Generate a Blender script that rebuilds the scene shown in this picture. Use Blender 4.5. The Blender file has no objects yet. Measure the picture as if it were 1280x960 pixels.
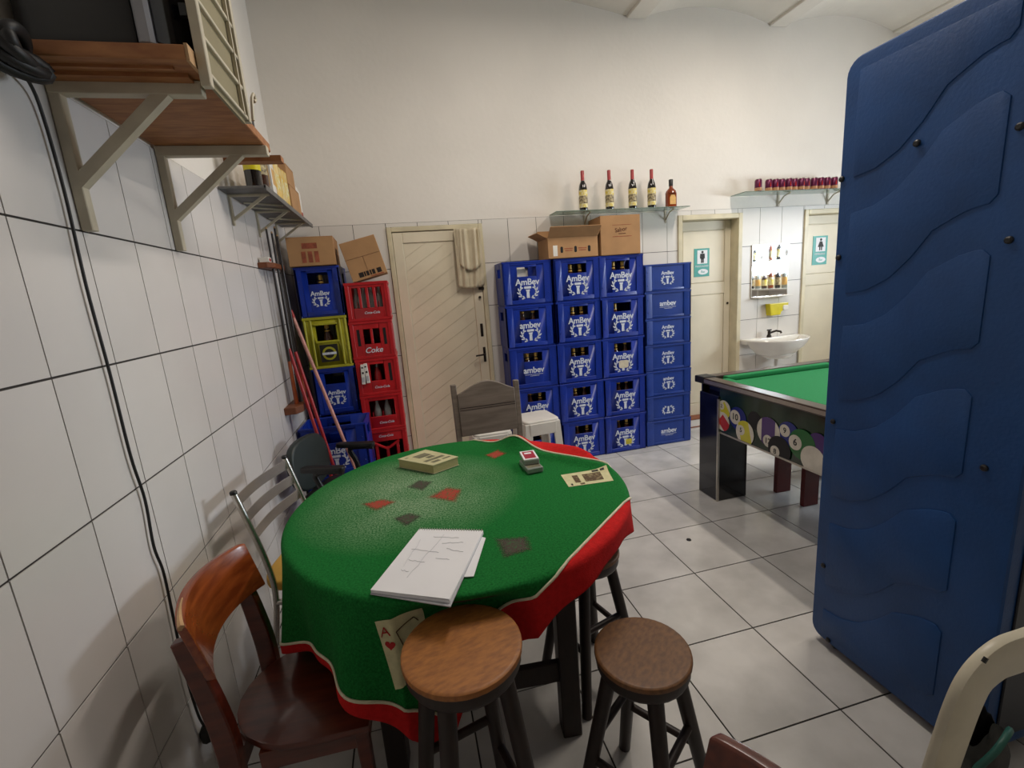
import bpy, bmesh, math, random
from mathutils import Vector, Matrix, Euler
random.seed(7)
PI = math.pi
S = bpy.context.scene
COL = S.collection

# ------------------------------------------------------------------ camera
CAM = Vector((0.8486, 0.0, 1.647))
cam_d = bpy.data.cameras.new('camera')
cam_d.sensor_fit = 'HORIZONTAL'; cam_d.sensor_width = 36.0
cam_d.lens = 36.0 * 573.3 / 1280.0
cam_d.clip_start = 0.02
cam = bpy.data.objects.new('camera', cam_d)
cam.location = CAM; cam.rotation_euler = (1.3677, 0.0755, -0.2364)
COL.objects.link(cam); S.camera = cam

# ------------------------------------------------------------------ world, lights, exposure
w = bpy.data.worlds.new('world'); S.world = w; w.use_nodes = True
w.node_tree.nodes['Background'].inputs[0].default_value = (0.80, 0.90, 1.0, 1)
w.node_tree.nodes['Background'].inputs[1].default_value = 1.0
S.view_settings.view_transform = 'Standard'
S.view_settings.look = 'None'
S.view_settings.gamma = 1.0
S.view_settings.use_curve_mapping = False
S.view_settings.exposure = 0.22

def area(name, loc, rot, sx, sy, power, col):
    l = bpy.data.lights.new(name, 'AREA'); l.shape = 'RECTANGLE'; l.size = sx; l.size_y = sy
    l.energy = power; l.color = col
    o = bpy.data.objects.new(name, l); o.location = loc; o.rotation_euler = rot; COL.objects.link(o)
    return o
# two tube lamps under the vaults (their housings are built below) and the bright window in the right wall
area('tube_light_far', (4.02, 2.3, 3.93), (0, 0, 0), 0.12, 1.2, 44, (1.0, 0.89, 0.77))
area('tube_light_near', (1.95, 2.2, 3.93), (0, 0, 0), 0.12, 1.2, 30, (1.0, 0.91, 0.81))
area('daylight_window', (6.66, 2.2, 1.90), (0, PI/2, 0), 0.66, 1.7, 112, (0.80, 0.90, 1.0))

# ------------------------------------------------------------------ materials
MATS = {}
def srgb(r, g, b):
    f = lambda c: (c/255/12.92) if c/255 <= 0.04045 else ((c/255+0.055)/1.055)**2.4
    return (f(r), f(g), f(b), 1)
def mat(name, col, rough=0.5, var=0.0, scale=8.0, metal=0.0, spec=0.5, bump=0.0, bscale=60.0,
        col2=None, stretch=None, rand=0.0, coat=0.0, trans=0.0, detail=4.0, lo=0.35, hi=0.65):
    if name in MATS: return MATS[name]
    m = bpy.data.materials.new(name); m.use_nodes = True
    nt = m.node_tree; N = nt.nodes; L = nt.links
    p = N['Principled BSDF']
    p.inputs['Roughness'].default_value = rough; p.inputs['Metallic'].default_value = metal
    p.inputs['Specular IOR Level'].default_value = spec
    p.inputs['Coat Weight'].default_value = coat; p.inputs['Coat Roughness'].default_value = 0.08
    p.inputs['Transmission Weight'].default_value = trans
    p.inputs['Base Color'].default_value = col
    out = None
    if var or col2 or bump:
        tc = N.new('ShaderNodeTexCoord')
        mp = N.new('ShaderNodeMapping'); L.new(tc.outputs['Object'], mp.inputs[0])
        if stretch: mp.inputs['Scale'].default_value = stretch
        if rand:
            oi = N.new('ShaderNodeObjectInfo')
            cb = N.new('ShaderNodeCombineXYZ'); mu = N.new('ShaderNodeMath'); mu.operation = 'MULTIPLY'; mu.inputs[1].default_value = 40
            L.new(oi.outputs['Random'], mu.inputs[0])
            for k in range(3): L.new(mu.outputs[0], cb.inputs[k])
            L.new(cb.outputs[0], mp.inputs['Location'])
    if var or col2:
        nz = N.new('ShaderNodeTexNoise'); nz.inputs['Scale'].default_value = scale; nz.inputs['Detail'].default_value = detail
        L.new(mp.outputs[0], nz.inputs['Vector'])
        rp = N.new('ShaderNodeValToRGB')
        c2 = col2 if col2 else tuple(max(0, c*(1-var)) for c in col[:3]) + (1,)
        c1 = col if col2 else tuple(min(1, c*(1+var*0.4)) for c in col[:3]) + (1,)
        rp.color_ramp.elements[0].position = lo; rp.color_ramp.elements[0].color = c2
        rp.color_ramp.elements[1].position = hi; rp.color_ramp.elements[1].color = c1
        L.new(nz.outputs['Fac'], rp.inputs[0]); out = rp.outputs[0]
    if rand:
        hs = N.new('ShaderNodeHueSaturation'); oi2 = N.new('ShaderNodeObjectInfo')
        mr = N.new('ShaderNodeMapRange'); mr.inputs['To Min'].default_value = 1-rand; mr.inputs['To Max'].default_value = 1+rand*0.5
        L.new(oi2.outputs['Random'], mr.inputs[0]); L.new(mr.outputs[0], hs.inputs['Value'])
        if out: L.new(out, hs.inputs['Color'])
        else: hs.inputs['Color'].default_value = col
        out = hs.outputs[0]
    if out: L.new(out, p.inputs['Base Color'])
    if bump:
        nb = N.new('ShaderNodeTexNoise'); nb.inputs['Scale'].default_value = bscale; nb.inputs['Detail'].default_value = 3
        L.new(mp.outputs[0], nb.inputs['Vector'])
        bp = N.new('ShaderNodeBump'); bp.inputs['Strength'].default_value = bump; bp.inputs['Distance'].default_value = 0.01
        L.new(nb.outputs['Fac'], bp.inputs['Height']); L.new(bp.outputs[0], p.inputs['Normal'])
    MATS[name] = m
    return m

M_paint   = mat('wall_paint', srgb(231, 225, 217), 0.85, 0.05, 1.2, bump=0.12, bscale=25)
M_ceil    = mat('ceiling_paint', srgb(222, 215, 205), 0.9, 0.06, 2.0, bump=0.15, bscale=30)
M_grout   = mat('dark_grout', srgb(62, 58, 56), 0.9, 0.2, 20)
M_walltile= mat('white_wall_tile', srgb(219, 215, 213), 0.22, 0.05, 1.5, rand=0.04, bump=0.03, bscale=4)
M_btile   = mat('white_back_tile', srgb(222, 217, 210), 0.38, 0.05, 1.5, rand=0.04, bump=0.03, bscale=4)
M_fgrout  = mat('floor_grout', srgb(46, 42, 40), 0.95, 0.2, 20)
M_ftile   = mat('grey_floor_tile', srgb(212, 210, 207), 0.20, 0.0, 3.5, col2=srgb(184, 182, 179), rand=0.06, bump=0.03, bscale=6, detail=6)
M_cream   = mat('cream_door_paint', srgb(226, 216, 192), 0.42, 0.07, 3.0, bump=0.05, bscale=30)
M_creamtrim = mat('cream_frame_paint', srgb(214, 203, 172), 0.42, 0.14, 6.0)
M_black   = mat('black_plastic', srgb(24, 24, 26), 0.42, 0.2, 10)
M_iron    = mat('dark_iron', srgb(52, 46, 42), 0.45, 0.2, 30, metal=0.7)
M_chrome  = mat('chrome', srgb(190, 188, 184), 0.2, 0.1, 6, metal=1.0)
M_steel   = mat('chair_steel', srgb(214, 210, 204), 0.27, 0.08, 10, metal=0.92)
M_blue    = mat('blue_crate_plastic', srgb(16, 47, 148), 0.36, 0.14, 9.0, rand=0.10, bump=0.05, bscale=40)
M_blue2   = mat('blue_crate_plastic_paler', srgb(26, 58, 140), 0.38, 0.14, 9.0, rand=0.06, bump=0.05, bscale=40)
M_red     = mat('red_crate_plastic', srgb(186, 26, 34), 0.36, 0.16, 9.0, rand=0.10, bump=0.05, bscale=40)
M_lime    = mat('lime_crate_plastic', srgb(170, 166, 38), 0.4, 0.16, 9.0, bump=0.05, bscale=40)
M_print   = mat('white_crate_print', srgb(214, 220, 232), 0.5, 0.18, 60)
M_cab     = mat('cabinet_blue_plastic', srgb(14, 68, 128), 0.5, 0.16, 5.0, bump=0.10, bscale=90)
M_cabdark = mat('cabinet_dark_side', srgb(16, 20, 34), 0.4, 0.2, 6.0)
M_card    = mat('cardboard', srgb(176, 134, 92), 0.85, 0.1, 6.0, bump=0.05, bscale=40)
M_cardin  = mat('cardboard_inside', srgb(150, 110, 74), 0.9, 0.12, 6.0)
M_cardink = mat('cardboard_ink', srgb(92, 52, 36), 0.9, 0.2, 30)
M_cardink2= mat('cardboard_red_ink', srgb(158, 84, 60), 0.9, 0.3, 30)
M_cardink3= mat('cardboard_black_ink', srgb(38, 30, 26), 0.9, 0.2, 30)
M_wood    = mat('varnished_redwood', srgb(102, 42, 24), 0.30, 0.0, 3.0, col2=srgb(74, 27, 15), stretch=(2, 14, 14), coat=0.3)
M_woodbk  = mat('varnished_redwood_lit', srgb(156, 76, 34), 0.25, 0.0, 3.0, col2=srgb(118, 50, 22), stretch=(10, 2, 14), coat=0.4)  # same chair wood, with the light on the backrest painted into its colour
M_woodend = mat('worn_wood_edge', srgb(196, 156, 112), 0.6, 0.2, 20)
M_stool   = mat('stool_seat_wood', srgb(168, 108, 50), 0.5, 0.0, 4.0, col2=srgb(138, 86, 42), stretch=(9, 26, 12), coat=0.0, detail=8)
M_stool2  = mat('stool_seat_brown_wood', srgb(124, 84, 47), 0.48, 0.0, 5.0, col2=srgb(98, 64, 37), stretch=(9, 16, 12), coat=0.0, detail=8)
M_dkwood  = mat('dark_leg_wood', srgb(36, 21, 15), 0.48, 0.3, 8.0, stretch=(8, 8, 2))
M_shelfw  = mat('shelf_wood', srgb(172, 116, 70), 0.6, 0.0, 4.0, col2=srgb(146, 92, 54), stretch=(3, 14, 8))
M_brkt    = mat('cream_bracket_paint', srgb(196, 186, 164), 0.5, 0.12, 10)
M_olive   = mat('olive_beige_panel', srgb(140, 130, 100), 0.6, 0.1, 6)
M_silver  = mat('silver_plastic', srgb(150, 150, 156), 0.35, 0.1, 10, metal=0.3)
M_screen  = mat('dark_screen', srgb(22, 20, 30), 0.12, 0.1, 10, coat=0.5)
M_greywood= mat('grey_chair_wood', srgb(124, 113, 102), 0.45, 0.0, 3.0, col2=srgb(106, 96, 86), stretch=(2, 10, 14))
M_plastic = mat('white_plastic', srgb(226, 222, 214), 0.4, 0.05, 8)
M_plasold = mat('aged_white_plastic', srgb(214, 206, 184), 0.36, 0.10, 8)
M_yellow  = mat('yellow_vinyl', srgb(214, 166, 62), 0.45, 0.1, 8)
M_offback = mat('office_green_black', srgb(34, 44, 44), 0.45, 0.15, 8)
M_pink    = mat('pink_handle', srgb(196, 140, 130), 0.4, 0.2, 30)
M_redh    = mat('red_handle', srgb(160, 32, 36), 0.35, 0.2, 20)
M_cue     = mat('cue_dark', srgb(36, 26, 22), 0.35, 0.2, 20)
M_cuebutt = mat('cue_orange_butt', srgb(150, 70, 30), 0.35, 0.2, 20)
M_cuerail = mat('cue_rail_wood', srgb(112, 62, 34), 0.5, 0.2, 10)
M_poolblk = mat('pool_black_laminate', srgb(14, 13, 15), 0.14, 0.2, 10, coat=0.5)
M_felt    = mat('pool_felt', srgb(18, 128, 70), 0.95, 0.08, 60, bump=0.1, bscale=300)
M_alu     = mat('aluminium_trim', srgb(188, 182, 172), 0.3, 0.1, 20, metal=0.9)
M_railc   = mat('pool_rail_brown', srgb(70, 56, 50), 0.3, 0.2, 10)
M_maroon  = mat('maroon_wood', srgb(98, 26, 26), 0.4, 0.2, 8)
M_ceramic = mat('white_ceramic', srgb(236, 232, 224), 0.12, 0.03, 6, coat=0.4)
M_mirror  = mat('mirror_glass', srgb(236, 236, 236), 0.03, metal=1.0)
M_soap    = mat('yellow_soap_holder', srgb(214, 198, 30), 0.3, 0.1, 10)
M_glass   = mat('shelf_glass', srgb(190, 212, 200), 0.06, trans=0.75)
M_mshelf  = mat('grey_metal_shelf', srgb(112, 112, 112), 0.45, 0.25, 14, metal=0.5)
M_teal    = mat('sign_teal', srgb(60, 158, 148), 0.4, 0.05, 10)
M_white   = mat('paper_white', srgb(236, 236, 240), 0.6, 0.03, 6)
M_ink     = mat('black_ink', srgb(22, 20, 20), 0.6, 0.1, 30)
M_brownglass = mat('brown_bottle_glass', srgb(60, 26, 10), 0.1, 0.1, 10, coat=0.5)
M_wine    = mat('dark_wine_glass', srgb(22, 16, 16), 0.1, 0.1, 10, coat=0.5)
M_amber   = mat('amber_liquor', srgb(132, 54, 20), 0.1, 0.1, 10, coat=0.5)
M_gold    = mat('gold_cap', srgb(240, 196, 96), 0.35, 0.1, 20, metal=0.1)
M_redcap  = mat('red_foil', srgb(158, 30, 34), 0.35, 0.1, 20)
M_label   = mat('yellow_label', srgb(214, 188, 44), 0.5, 0.0, 40, col2=srgb(226, 220, 196))
M_label2  = mat('brown_label', srgb(74, 58, 40), 0.5, 0.0, 60, col2=srgb(196, 180, 140))
M_orange  = mat('orange_label', srgb(216, 168, 96), 0.5, 0.1, 40)
M_can     = mat('purple_can', srgb(96, 28, 66), 0.3, 0.1, 20, metal=0.4)
M_canb    = mat('can_base_gold', srgb(196, 150, 110), 0.3, 0.1, 20, metal=0.4)
M_clear   = mat('clear_bottle', srgb(176, 182, 180), 0.1, 0.1, 20, trans=0.5)
M_pack    = mat('yellow_pack', srgb(218, 172, 40), 0.45, 0.0, 18, col2=srgb(226, 206, 150), rand=0.1)
M_towel   = mat('cream_towel', srgb(206, 194, 168), 0.95, 0.08, 12, bump=0.25, bscale=200)
M_tgreen  = mat('plain_green', srgb(20, 100, 44), 0.95)
M_tred    = mat('faded_red_print', srgb(176, 62, 50), 0.95, 0.0, 160, col2=srgb(70, 104, 56), lo=0.30, hi=0.50, bump=0.15, bscale=400)
M_tblk    = mat('faded_black_print', srgb(78, 66, 60), 0.95, 0.0, 160, col2=srgb(62, 104, 62), lo=0.30, hi=0.52, bump=0.15, bscale=400)
M_tcard   = mat('cream_card_print', srgb(208, 202, 158), 0.95, 0.10, 40, bump=0.15, bscale=400)
M_tbrown  = mat('brown_card_print', srgb(88, 70, 50), 0.95, 0.0, 90, col2=srgb(150, 136, 100), lo=0.3, hi=0.5)
M_tcardred= mat('red_card_print', srgb(176, 40, 40), 0.95, 0.1, 90)
M_book    = mat('aged_paper', srgb(196, 190, 148), 0.8, 0.1, 20)
M_bookpg  = mat('book_pages', srgb(186, 172, 122), 0.9, 0.2, 60, stretch=(1, 1, 40))
M_bookink = mat('book_ink', srgb(120, 116, 92), 0.85, 0.3, 30)
M_pencil  = mat('pencil_grey', srgb(184, 184, 190), 0.8, 0.1, 30)
M_pmark   = mat('faint_pencil', srgb(206, 206, 212), 0.8, 0.1, 30)
M_deckred = mat('deck_red', srgb(168, 30, 54), 0.4, 0.1, 60)
M_deckbox = mat('deck_clear_box', srgb(150, 156, 150), 0.2, 0.1, 20, coat=0.4)
M_cable   = mat('black_cable', srgb(26, 25, 26), 0.5, 0.1, 20)
M_threshold = mat('terracotta_edge', srgb(140, 84, 58), 0.7, 0.2, 20)
M_sticker = mat('cream_sticker', srgb(212, 202, 178), 0.7, 0.1, 30)
M_ystick  = mat('yellow_sticker', srgb(206, 190, 60), 0.7, 0.2, 30)
M_lampw   = mat('lamp_housing', srgb(230, 230, 226), 0.5)
M_dark    = mat('hole_shade', srgb(12, 12, 14), 0.8)  # black fill painted for the shade inside holes that are not cut
M_ballw   = mat('print_white', srgb(206, 200, 186), 0.16, 0.15, 14, coat=0.4)
M_ballg   = mat('print_dark_green', srgb(14, 44, 26), 0.16, 0.4, 5, coat=0.5)
M_purplec = mat('print_purple', srgb(70, 40, 106), 0.16, 0.1, 14, coat=0.4)
M_bluec   = mat('print_blue', srgb(30, 40, 116), 0.16, 0.1, 14, coat=0.4)
M_yelc    = mat('print_yellow', srgb(198, 190, 50), 0.16, 0.1, 14, coat=0.4)
M_redc    = mat('print_red', srgb(180, 40, 36), 0.16, 0.1, 14, coat=0.4)
M_grnc    = mat('print_green', srgb(24, 96, 44), 0.16, 0.1, 14, coat=0.4)

# ------------------------------------------------------------------ helpers
class MB:
    def __init__(s): s.v = []; s.f = []
    def add(s, vs, fs):
        b = len(s.v); s.v += [tuple(v) for v in vs]; s.f += [tuple(i+b for i in f) for f in fs]; return s
    def box(s, x0, x1, y0, y1, z0, z1, M=None):
        vs = [Vector(p) for p in ((x0,y0,z0),(x1,y0,z0),(x1,y1,z0),(x0,y1,z0),(x0,y0,z1),(x1,y0,z1),(x1,y1,z1),(x0,y1,z1))]
        if M is not None: vs = [M @ v for v in vs]
        return s.add(vs, [(0,3,2,1),(4,5,6,7),(0,1,5,4),(1,2,6,5),(2,3,7,6),(3,0,4,7)])
    def cyl(s, p0, p1, r0, r1=None, n=12):
        return s.tube([p0, p1], [r0, r0 if r1 is None else r1], n)
    def tube(s, path, r, n=8, up=None, flat=None):
        P = [Vector(p) for p in path]; k = len(P)
        R = r if isinstance(r, (list, tuple)) else [r]*k
        vs = []; prev = None
        for i in range(k):
            t = (P[min(i+1, k-1)] - P[max(i-1, 0)]).normalized()
            if prev is None:
                u = Vector(up) if up else (Vector((0,0,1)) if abs(t.z) < 0.9 else Vector((1,0,0)))
                a = (u - t*u.dot(t)).normalized()
            else: a = (prev - t*prev.dot(t)).normalized()
            prev = a; b = t.cross(a)
            fx, fy = flat if flat else (1, 1)
            for j in range(n):
                q = 2*PI*j/n + (PI/n if n == 4 else 0)
                vs.append(P[i] + (a*math.cos(q)*fx + b*math.sin(q)*fy)*R[i])
        fs = [(i*n+j, i*n+(j+1) % n, (i+1)*n+(j+1) % n, (i+1)*n+j) for i in range(k-1) for j in range(n)]
        fs += [tuple(range(n-1, -1, -1)), tuple(range((k-1)*n, k*n))]
        return s.add(vs, fs)
    def lathe(s, prof, n=20, c=(0,0,0)):
        vs = []; fs = []; k = len(prof)
        for r, z in prof:
            for j in range(n):
                q = 2*PI*j/n; vs.append((c[0]+r*math.cos(q), c[1]+r*math.sin(q), c[2]+z))
        for i in range(k-1):
            for j in range(n): fs.append((i*n+j, i*n+(j+1) % n, (i+1)*n+(j+1) % n, (i+1)*n+j))
        fs += [tuple(range(n-1, -1, -1)), tuple(range((k-1)*n, k*n))]
        return s.add(vs, fs)
    def prism(s, poly, axis, a, b):
        n = len(poly)
        def p3(p, h):
            return {'x': (h, p[0], p[1]), 'y': (p[0], h, p[1]), 'z': (p[0], p[1], h)}[axis]
        vs = [p3(p, a) for p in poly] + [p3(p, b) for p in poly]
        fs = [tuple(range(n-1, -1, -1)), tuple(range(n, 2*n))] + [(i, (i+1) % n, n+(i+1) % n, n+i) for i in range(n)]
        return s.add(vs, fs)
    def grid(s, fn, nu, nv, thick=0.0):
        vs = [fn(i/nu, j/nv) for i in range(nu+1) for j in range(nv+1)]
        w_ = nv+1
        fs = [(i*w_+j, (i+1)*w_+j, (i+1)*w_+j+1, i*w_+j+1) for i in range(nu) for j in range(nv)]
        return s.add(vs, fs)
    def mesh(s, name, bevel=0, seg=1, smooth=None, fix=True):
        me = bpy.data.meshes.new(name); me.from_pydata(s.v, [], s.f)
        if fix or bevel:
            bm = bmesh.new(); bm.from_mesh(me)
            bmesh.ops.remove_doubles(bm, verts=bm.verts, dist=1e-6) if not fix == 'keep' else None
            if fix: bmesh.ops.recalc_face_normals(bm, faces=bm.faces)
            if bevel:
                es = [e for e in bm.edges if e.is_manifold and e.calc_face_angle(0) > 0.6]
                bmesh.ops.bevel(bm, geom=es, offset=bevel, segments=seg, profile=0.6, affect='EDGES', clamp_overlap=True)
            bm.to_mesh(me); bm.free()
        if smooth:
            me.polygons.foreach_set('use_smooth', [True]*len(me.polygons)); me.set_sharp_from_angle(angle=math.radians(smooth))
        me.update()
        return me
    def build(s, name, m, parent=None, bevel=0, seg=1, smooth=None, fix=True, label=None):
        return link(name, s.mesh(name, bevel, seg, smooth, fix), m, parent, label)
def link(name, me, m, parent=None, label=None, loc=None, rot=None):
    if m is not None and not me.materials: me.materials.append(m)
    o = bpy.data.objects.new(name, me); COL.objects.link(o)
    if parent is not None: o.parent = parent
    if label: o['label'] = label
    if loc is not None: o.location = loc
    if rot is not None: o.rotation_euler = rot
    return o
def tag(o, label, cat, group=None):
    o['label'] = label; o['category'] = cat
    if group: o['group'] = group
    return o
def thing(name, label, cat, loc=(0,0,0), rz=0, group=None):
    o = bpy.data.objects.new(name, None); o.empty_display_size = 0.05; COL.objects.link(o)
    o.location = loc; o.rotation_euler = (0, 0, rz) if not isinstance(rz, (tuple, list)) else rz
    return tag(o, label, cat, group)
def struct(o, kind='structure'): o['kind'] = kind; return o
def dup(root, loc, rz, label=None, group=None):
    r = root.copy(); COL.objects.link(r); r.location = loc
    r.rotation_euler = (0, 0, rz) if not isinstance(rz, (tuple, list)) else rz
    if label: r['label'] = label
    if group: r['group'] = group
    for ch in list(root.children):
        c = ch.copy(); COL.objects.link(c); c.parent = r
        for g in ch.children:
            d = g.copy(); COL.objects.link(d); d.parent = c
    return r
TXT = {}
def text_mesh(body, size, shear=0.0, bold=0.0, spacing=1.0, squash=1.0):
    k = (body, size, shear, bold, spacing, squash)
    if k in TXT: return TXT[k]
    cu = bpy.data.curves.new('lettering', 'FONT'); cu.body = body; cu.size = size; cu.shear = shear
    cu.offset = bold*size; cu.space_character = spacing; cu.align_x = 'CENTER'; cu.align_y = 'CENTER'; cu.extrude = 0.0004
    cu.resolution_u = 3
    o = bpy.data.objects.new('lettering', cu); COL.objects.link(o)
    dg = bpy.context.evaluated_depsgraph_get(); me = bpy.data.meshes.new_from_object(o.evaluated_get(dg))
    bpy.data.objects.remove(o); bpy.data.curves.remove(cu)
    if squash != 1.0:
        for v in me.vertices: v.co.y *= squash
    TXT[k] = me
    return me
def lettering(body, size, m, parent, loc, rot, name='lettering', **kw):
    me = text_mesh(body, size, **kw)
    if me.materials and me.materials[0] is not m: me = me.copy(); me.materials.clear()
    return link(name, me, m, parent, None, loc, rot)
FRONT = (PI/2, 0, 0)          # flat print turned to face -y
Rm = Euler((1.3677, 0.0755, -0.2364)).to_matrix()
def at(px, py, ax, v):        # a photo point carried onto a real plane of the room
    r = Rm @ Vector(((px-640)/573.3, -(py-480)/573.3, -1)); i = 'xyz'.index(ax)
    return CAM + r*((v-CAM[i])/r[i])
def arc(cx, cy, r, a0, a1, n): return [(cx+r*math.cos(a0+(a1-a0)*i/n), cy+r*math.sin(a0+(a1-a0)*i/n)) for i in range(n+1)]
def rrect(x0, x1, y0, y1, r, n=4):
    return (arc(x1-r, y1-r, r, 0, PI/2, n) + arc(x0+r, y1-r, r, PI/2, PI, n) + arc(x0+r, y0+r, r, PI, 1.5*PI, n) + arc(x1-r, y0+r, r, 1.5*PI, 2*PI, n))
def smooth_path(pts, n=6):    # Catmull-Rom
    P = [Vector(p) for p in pts]; out = []
    for i in range(len(P)-1):
        a = P[max(i-1, 0)]; b = P[i]; c = P[i+1]; d = P[min(i+2, len(P)-1)]
        for k in range(n):
            t = k/n
            out.append(0.5*((2*b) + (c-a)*t + (2*a-5*b+4*c-d)*t*t + (3*b-a-3*c+d)*t**3))
    return out + [P[-1]]
ORD = ['topmost', 'second from top', 'third from top', 'fourth from top', 'fifth from top', 'sixth from top', 'bottom']

# ------------------------------------------------------------------ the room
YB = 4.243; XR = 6.6; YR = -3.6; ZT = 2.28; ZC = 3.93
# floor
fl = struct(MB().box(-0.2, XR+0.2, YR-0.2, YB+0.5, -0.1, -0.003).build('floor', M_fgrout))
fl['label'] = 'light grey square tiled floor with dark joints'
D = 0.45; meshes = {}
def tile_mesh(key, x0, x1, y0, y1, z0, z1):
    if key not in meshes: meshes[key] = MB().box(x0, x1, y0, y1, z0, z1).mesh('tile')
    return meshes[key]
far_mb = MB()
g = 0.0032
for i in range(-1, 15):
    for j in range(-1, 18):
        x0 = 0.03+D*i; y1 = 3.85+D-D*j; y0 = y1-D; x1 = x0+D
        x0c, x1c, y0c, y1c = max(x0, 0.0), min(x1, XR), max(y0, YR), min(y1, YB)
        if x1c-x0c < 0.01 or y1c-y0c < 0.01: continue
        x0c += g; x1c -= g; y0c += g; y1c -= g
        if y1 > 0.2:
            k = ('f', round(x1c-x0c, 4), round(y1c-y0c, 4))
            hx, hy = (x1c-x0c)/2, (y1c-y0c)/2
            link('floor_tile', tile_mesh(k, -hx, hx, -hy, hy, -0.006, 0), M_ftile, fl, None, ((x0c+x1c)/2, (y0c+y1c)/2, 0))
        else: far_mb.box(x0c, x1c, y0c, y1c, -0.006, 0)
o = far_mb.build('rear_floor_tiles', M_ftile, fl, fix=False); o['kind'] = 'stuff'
# left wall
wl = struct(MB().box(-0.2, -0.008, YR-0.2, YB+0.2, 0, 4.4).build('wall_left', M_paint))
wl['label'] = 'left wall, white tiles below and white paint above'
link('tile_bed', MB().box(-0.0078, -0.003, YR, YB, 0, ZT).mesh('tile_bed'), M_grout, wl)
TW = 0.2655; TH = 0.38; far_mb = MB()
for i in range(-18, 13):
    y0 = 1.071+TW*i; y1 = y0+TW
    y0c, y1c = max(y0, YR)+0.0020, min(y1, YB)-0.0020
    if y1c-y0c < 0.01: continue
    for r in range(6):
        z0, z1 = r*TH+0.0030, (r+1)*TH-0.0030
        if y1 > 0.7:
            hy = (y1c-y0c)/2
            link('wall_tile', tile_mesh(('l', round(hy, 4)), -0.004, 0, -hy, hy, -(z1-z0)/2, (z1-z0)/2), M_walltile, wl, None, (0, (y0c+y1c)/2, (z0+z1)/2))
        else: far_mb.box(-0.004, 0, y0c, y1c, z0, z1)
o = far_mb.build('rear_wall_tiles', M_walltile, wl, fix=False); o['kind'] = 'stuff'
# back wall with three door openings
DOORS = [(0.803, 1.637, 2.245), (3.603, 4.345, 2.235), (5.11, 5.86, 2.238)]
mb = MB(); xs = [-0.2]
for a, b, h in DOORS:
    mb.box(xs[-1], a, YB+0.008, YB+0.2, 0, 4.4); mb.box(a, b, YB+0.008, YB+0.2, h, 4.4); xs.append(b)
mb.box(xs[-1], XR+0.2, YB+0.008, YB+0.2, 0, 4.4); mb.box(-0.2, XR+0.2, YB+0.2, YB+0.3, 0, 4.4)
wb = struct(mb.build('wall_back', M_paint)); wb['label'] = 'back wall, white tiles below and white paint above'
bed = MB(); xs = [0.0]
for a, b, h in DOORS:
    bed.box(xs[-1], a, YB+0.003, YB+0.0078, 0, ZT); bed.box(a, b, YB+0.003, YB+0.0078, h, ZT); xs.append(b)
bed.box(xs[-1], XR, YB+0.003, YB+0.0078, 0, ZT)
bed.build('tile_bed', M_grout, wb)
BW = 0.2685
for i in range(0, 25):
    x0, x1 = i*BW-0.004, (i+1)*BW-0.004
    if x0 > XR: break
    for r in range(6):
        z0, z1 = r*TH, (r+1)*TH
        segs = [(max(x0, 0), min(x1, XR), z0, z1)]
        for a, b, h in DOORS:
            ns = []
            for (p, q, zz0, zz1) in segs:
                if q <= a or p >= b: ns.append((p, q, zz0, zz1)); continue
                if p < a: ns.append((p, a, zz0, zz1))
                if q > b: ns.append((b, q, zz0, zz1))
                if zz1 > h: ns.append((max(p, a), min(q, b), max(h, zz0), zz1))
            segs = ns
        for (p, q, zz0, zz1) in segs:
            p += 0.0022; q -= 0.0022; za = zz0+0.0024; zb = zz1-0.0024
            if q-p < 0.008 or zb-za < 0.008: continue
            hx, hz = (q-p)/2, (zb-za)/2
            link('wall_tile', tile_mesh(('b', round(hx, 3), round(hz, 3)), -hx, hx, 0, 0.004, -hz, hz), M_btile, wb, None, ((p+q)/2, YB, (za+zb)/2))
# unseen right wall with a window inferred from the light, rear wall
WY0, WY1, WZ0, WZ1 = 1.32, 3.08, 1.55, 2.25
mb = MB().box(XR, XR+0.2, YR-0.2, WY0, 0, 4.4).box(XR, XR+0.2, WY1, YB+0.2, 0, 4.4).box(XR, XR+0.2, WY0, WY1, 0, WZ0).box(XR, XR+0.2, WY0, WY1, WZ1, 4.4)
struct(mb.build('wall_right', M_paint))
wn = struct(MB().box(XR-0.01, XR+0.05, WY0, WY0+0.03, WZ0, WZ1).box(XR-0.01, XR+0.05, WY1-0.03, WY1, WZ0, WZ1).box(XR-0.01, XR+0.05, WY0, WY1, WZ0, WZ0+0.03).box(XR-0.01, XR+0.05, WY0, WY1, WZ1-0.03, WZ1).build('window_1', M_creamtrim))
MB().box(XR+0.0, XR+0.03, 2.19, 2.21, WZ0+0.03, WZ1-0.03).build('mullion', M_creamtrim, wn)
struct(MB().box(-0.2, XR+0.2, YR-0.2, YR, 0, 4.4).build('wall_rear', mat('rear_wall_paint', srgb(150, 138, 126), 0.8, 0.08, 2.0)))
# vaulted ceiling and beams
BEAMS = [(3.10, 3.29), (4.60, 4.79), (6.10, 6.29)]
mb = MB(); spans = [(-0.2, 3.10, 0.16), (3.29, 4.60, 0.11), (4.79, 6.10, 0.11), (6.29, 6.8, 0.03)]
pr = []
for a, b, rise in spans:
    for k in range(17):
        t = k/16; pr.append((a+(b-a)*t, ZC+0.02+rise*(1-(2*t-1)**2)))
poly = pr + [(6.8, 4.6), (-0.2, 4.6)]
mb.prism(poly, 'y', YR-0.2, YB+0.2)
ce = struct(mb.build('ceiling', M_ceil)); ce['label'] = 'off-white vaulted ceiling carried on beams'
for a, b in BEAMS:
    MB().box(a, b, YR, YB+0.008, ZC, ZC+0.12).build('ceiling_beam', M_ceil, ce, bevel=0.008)
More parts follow.
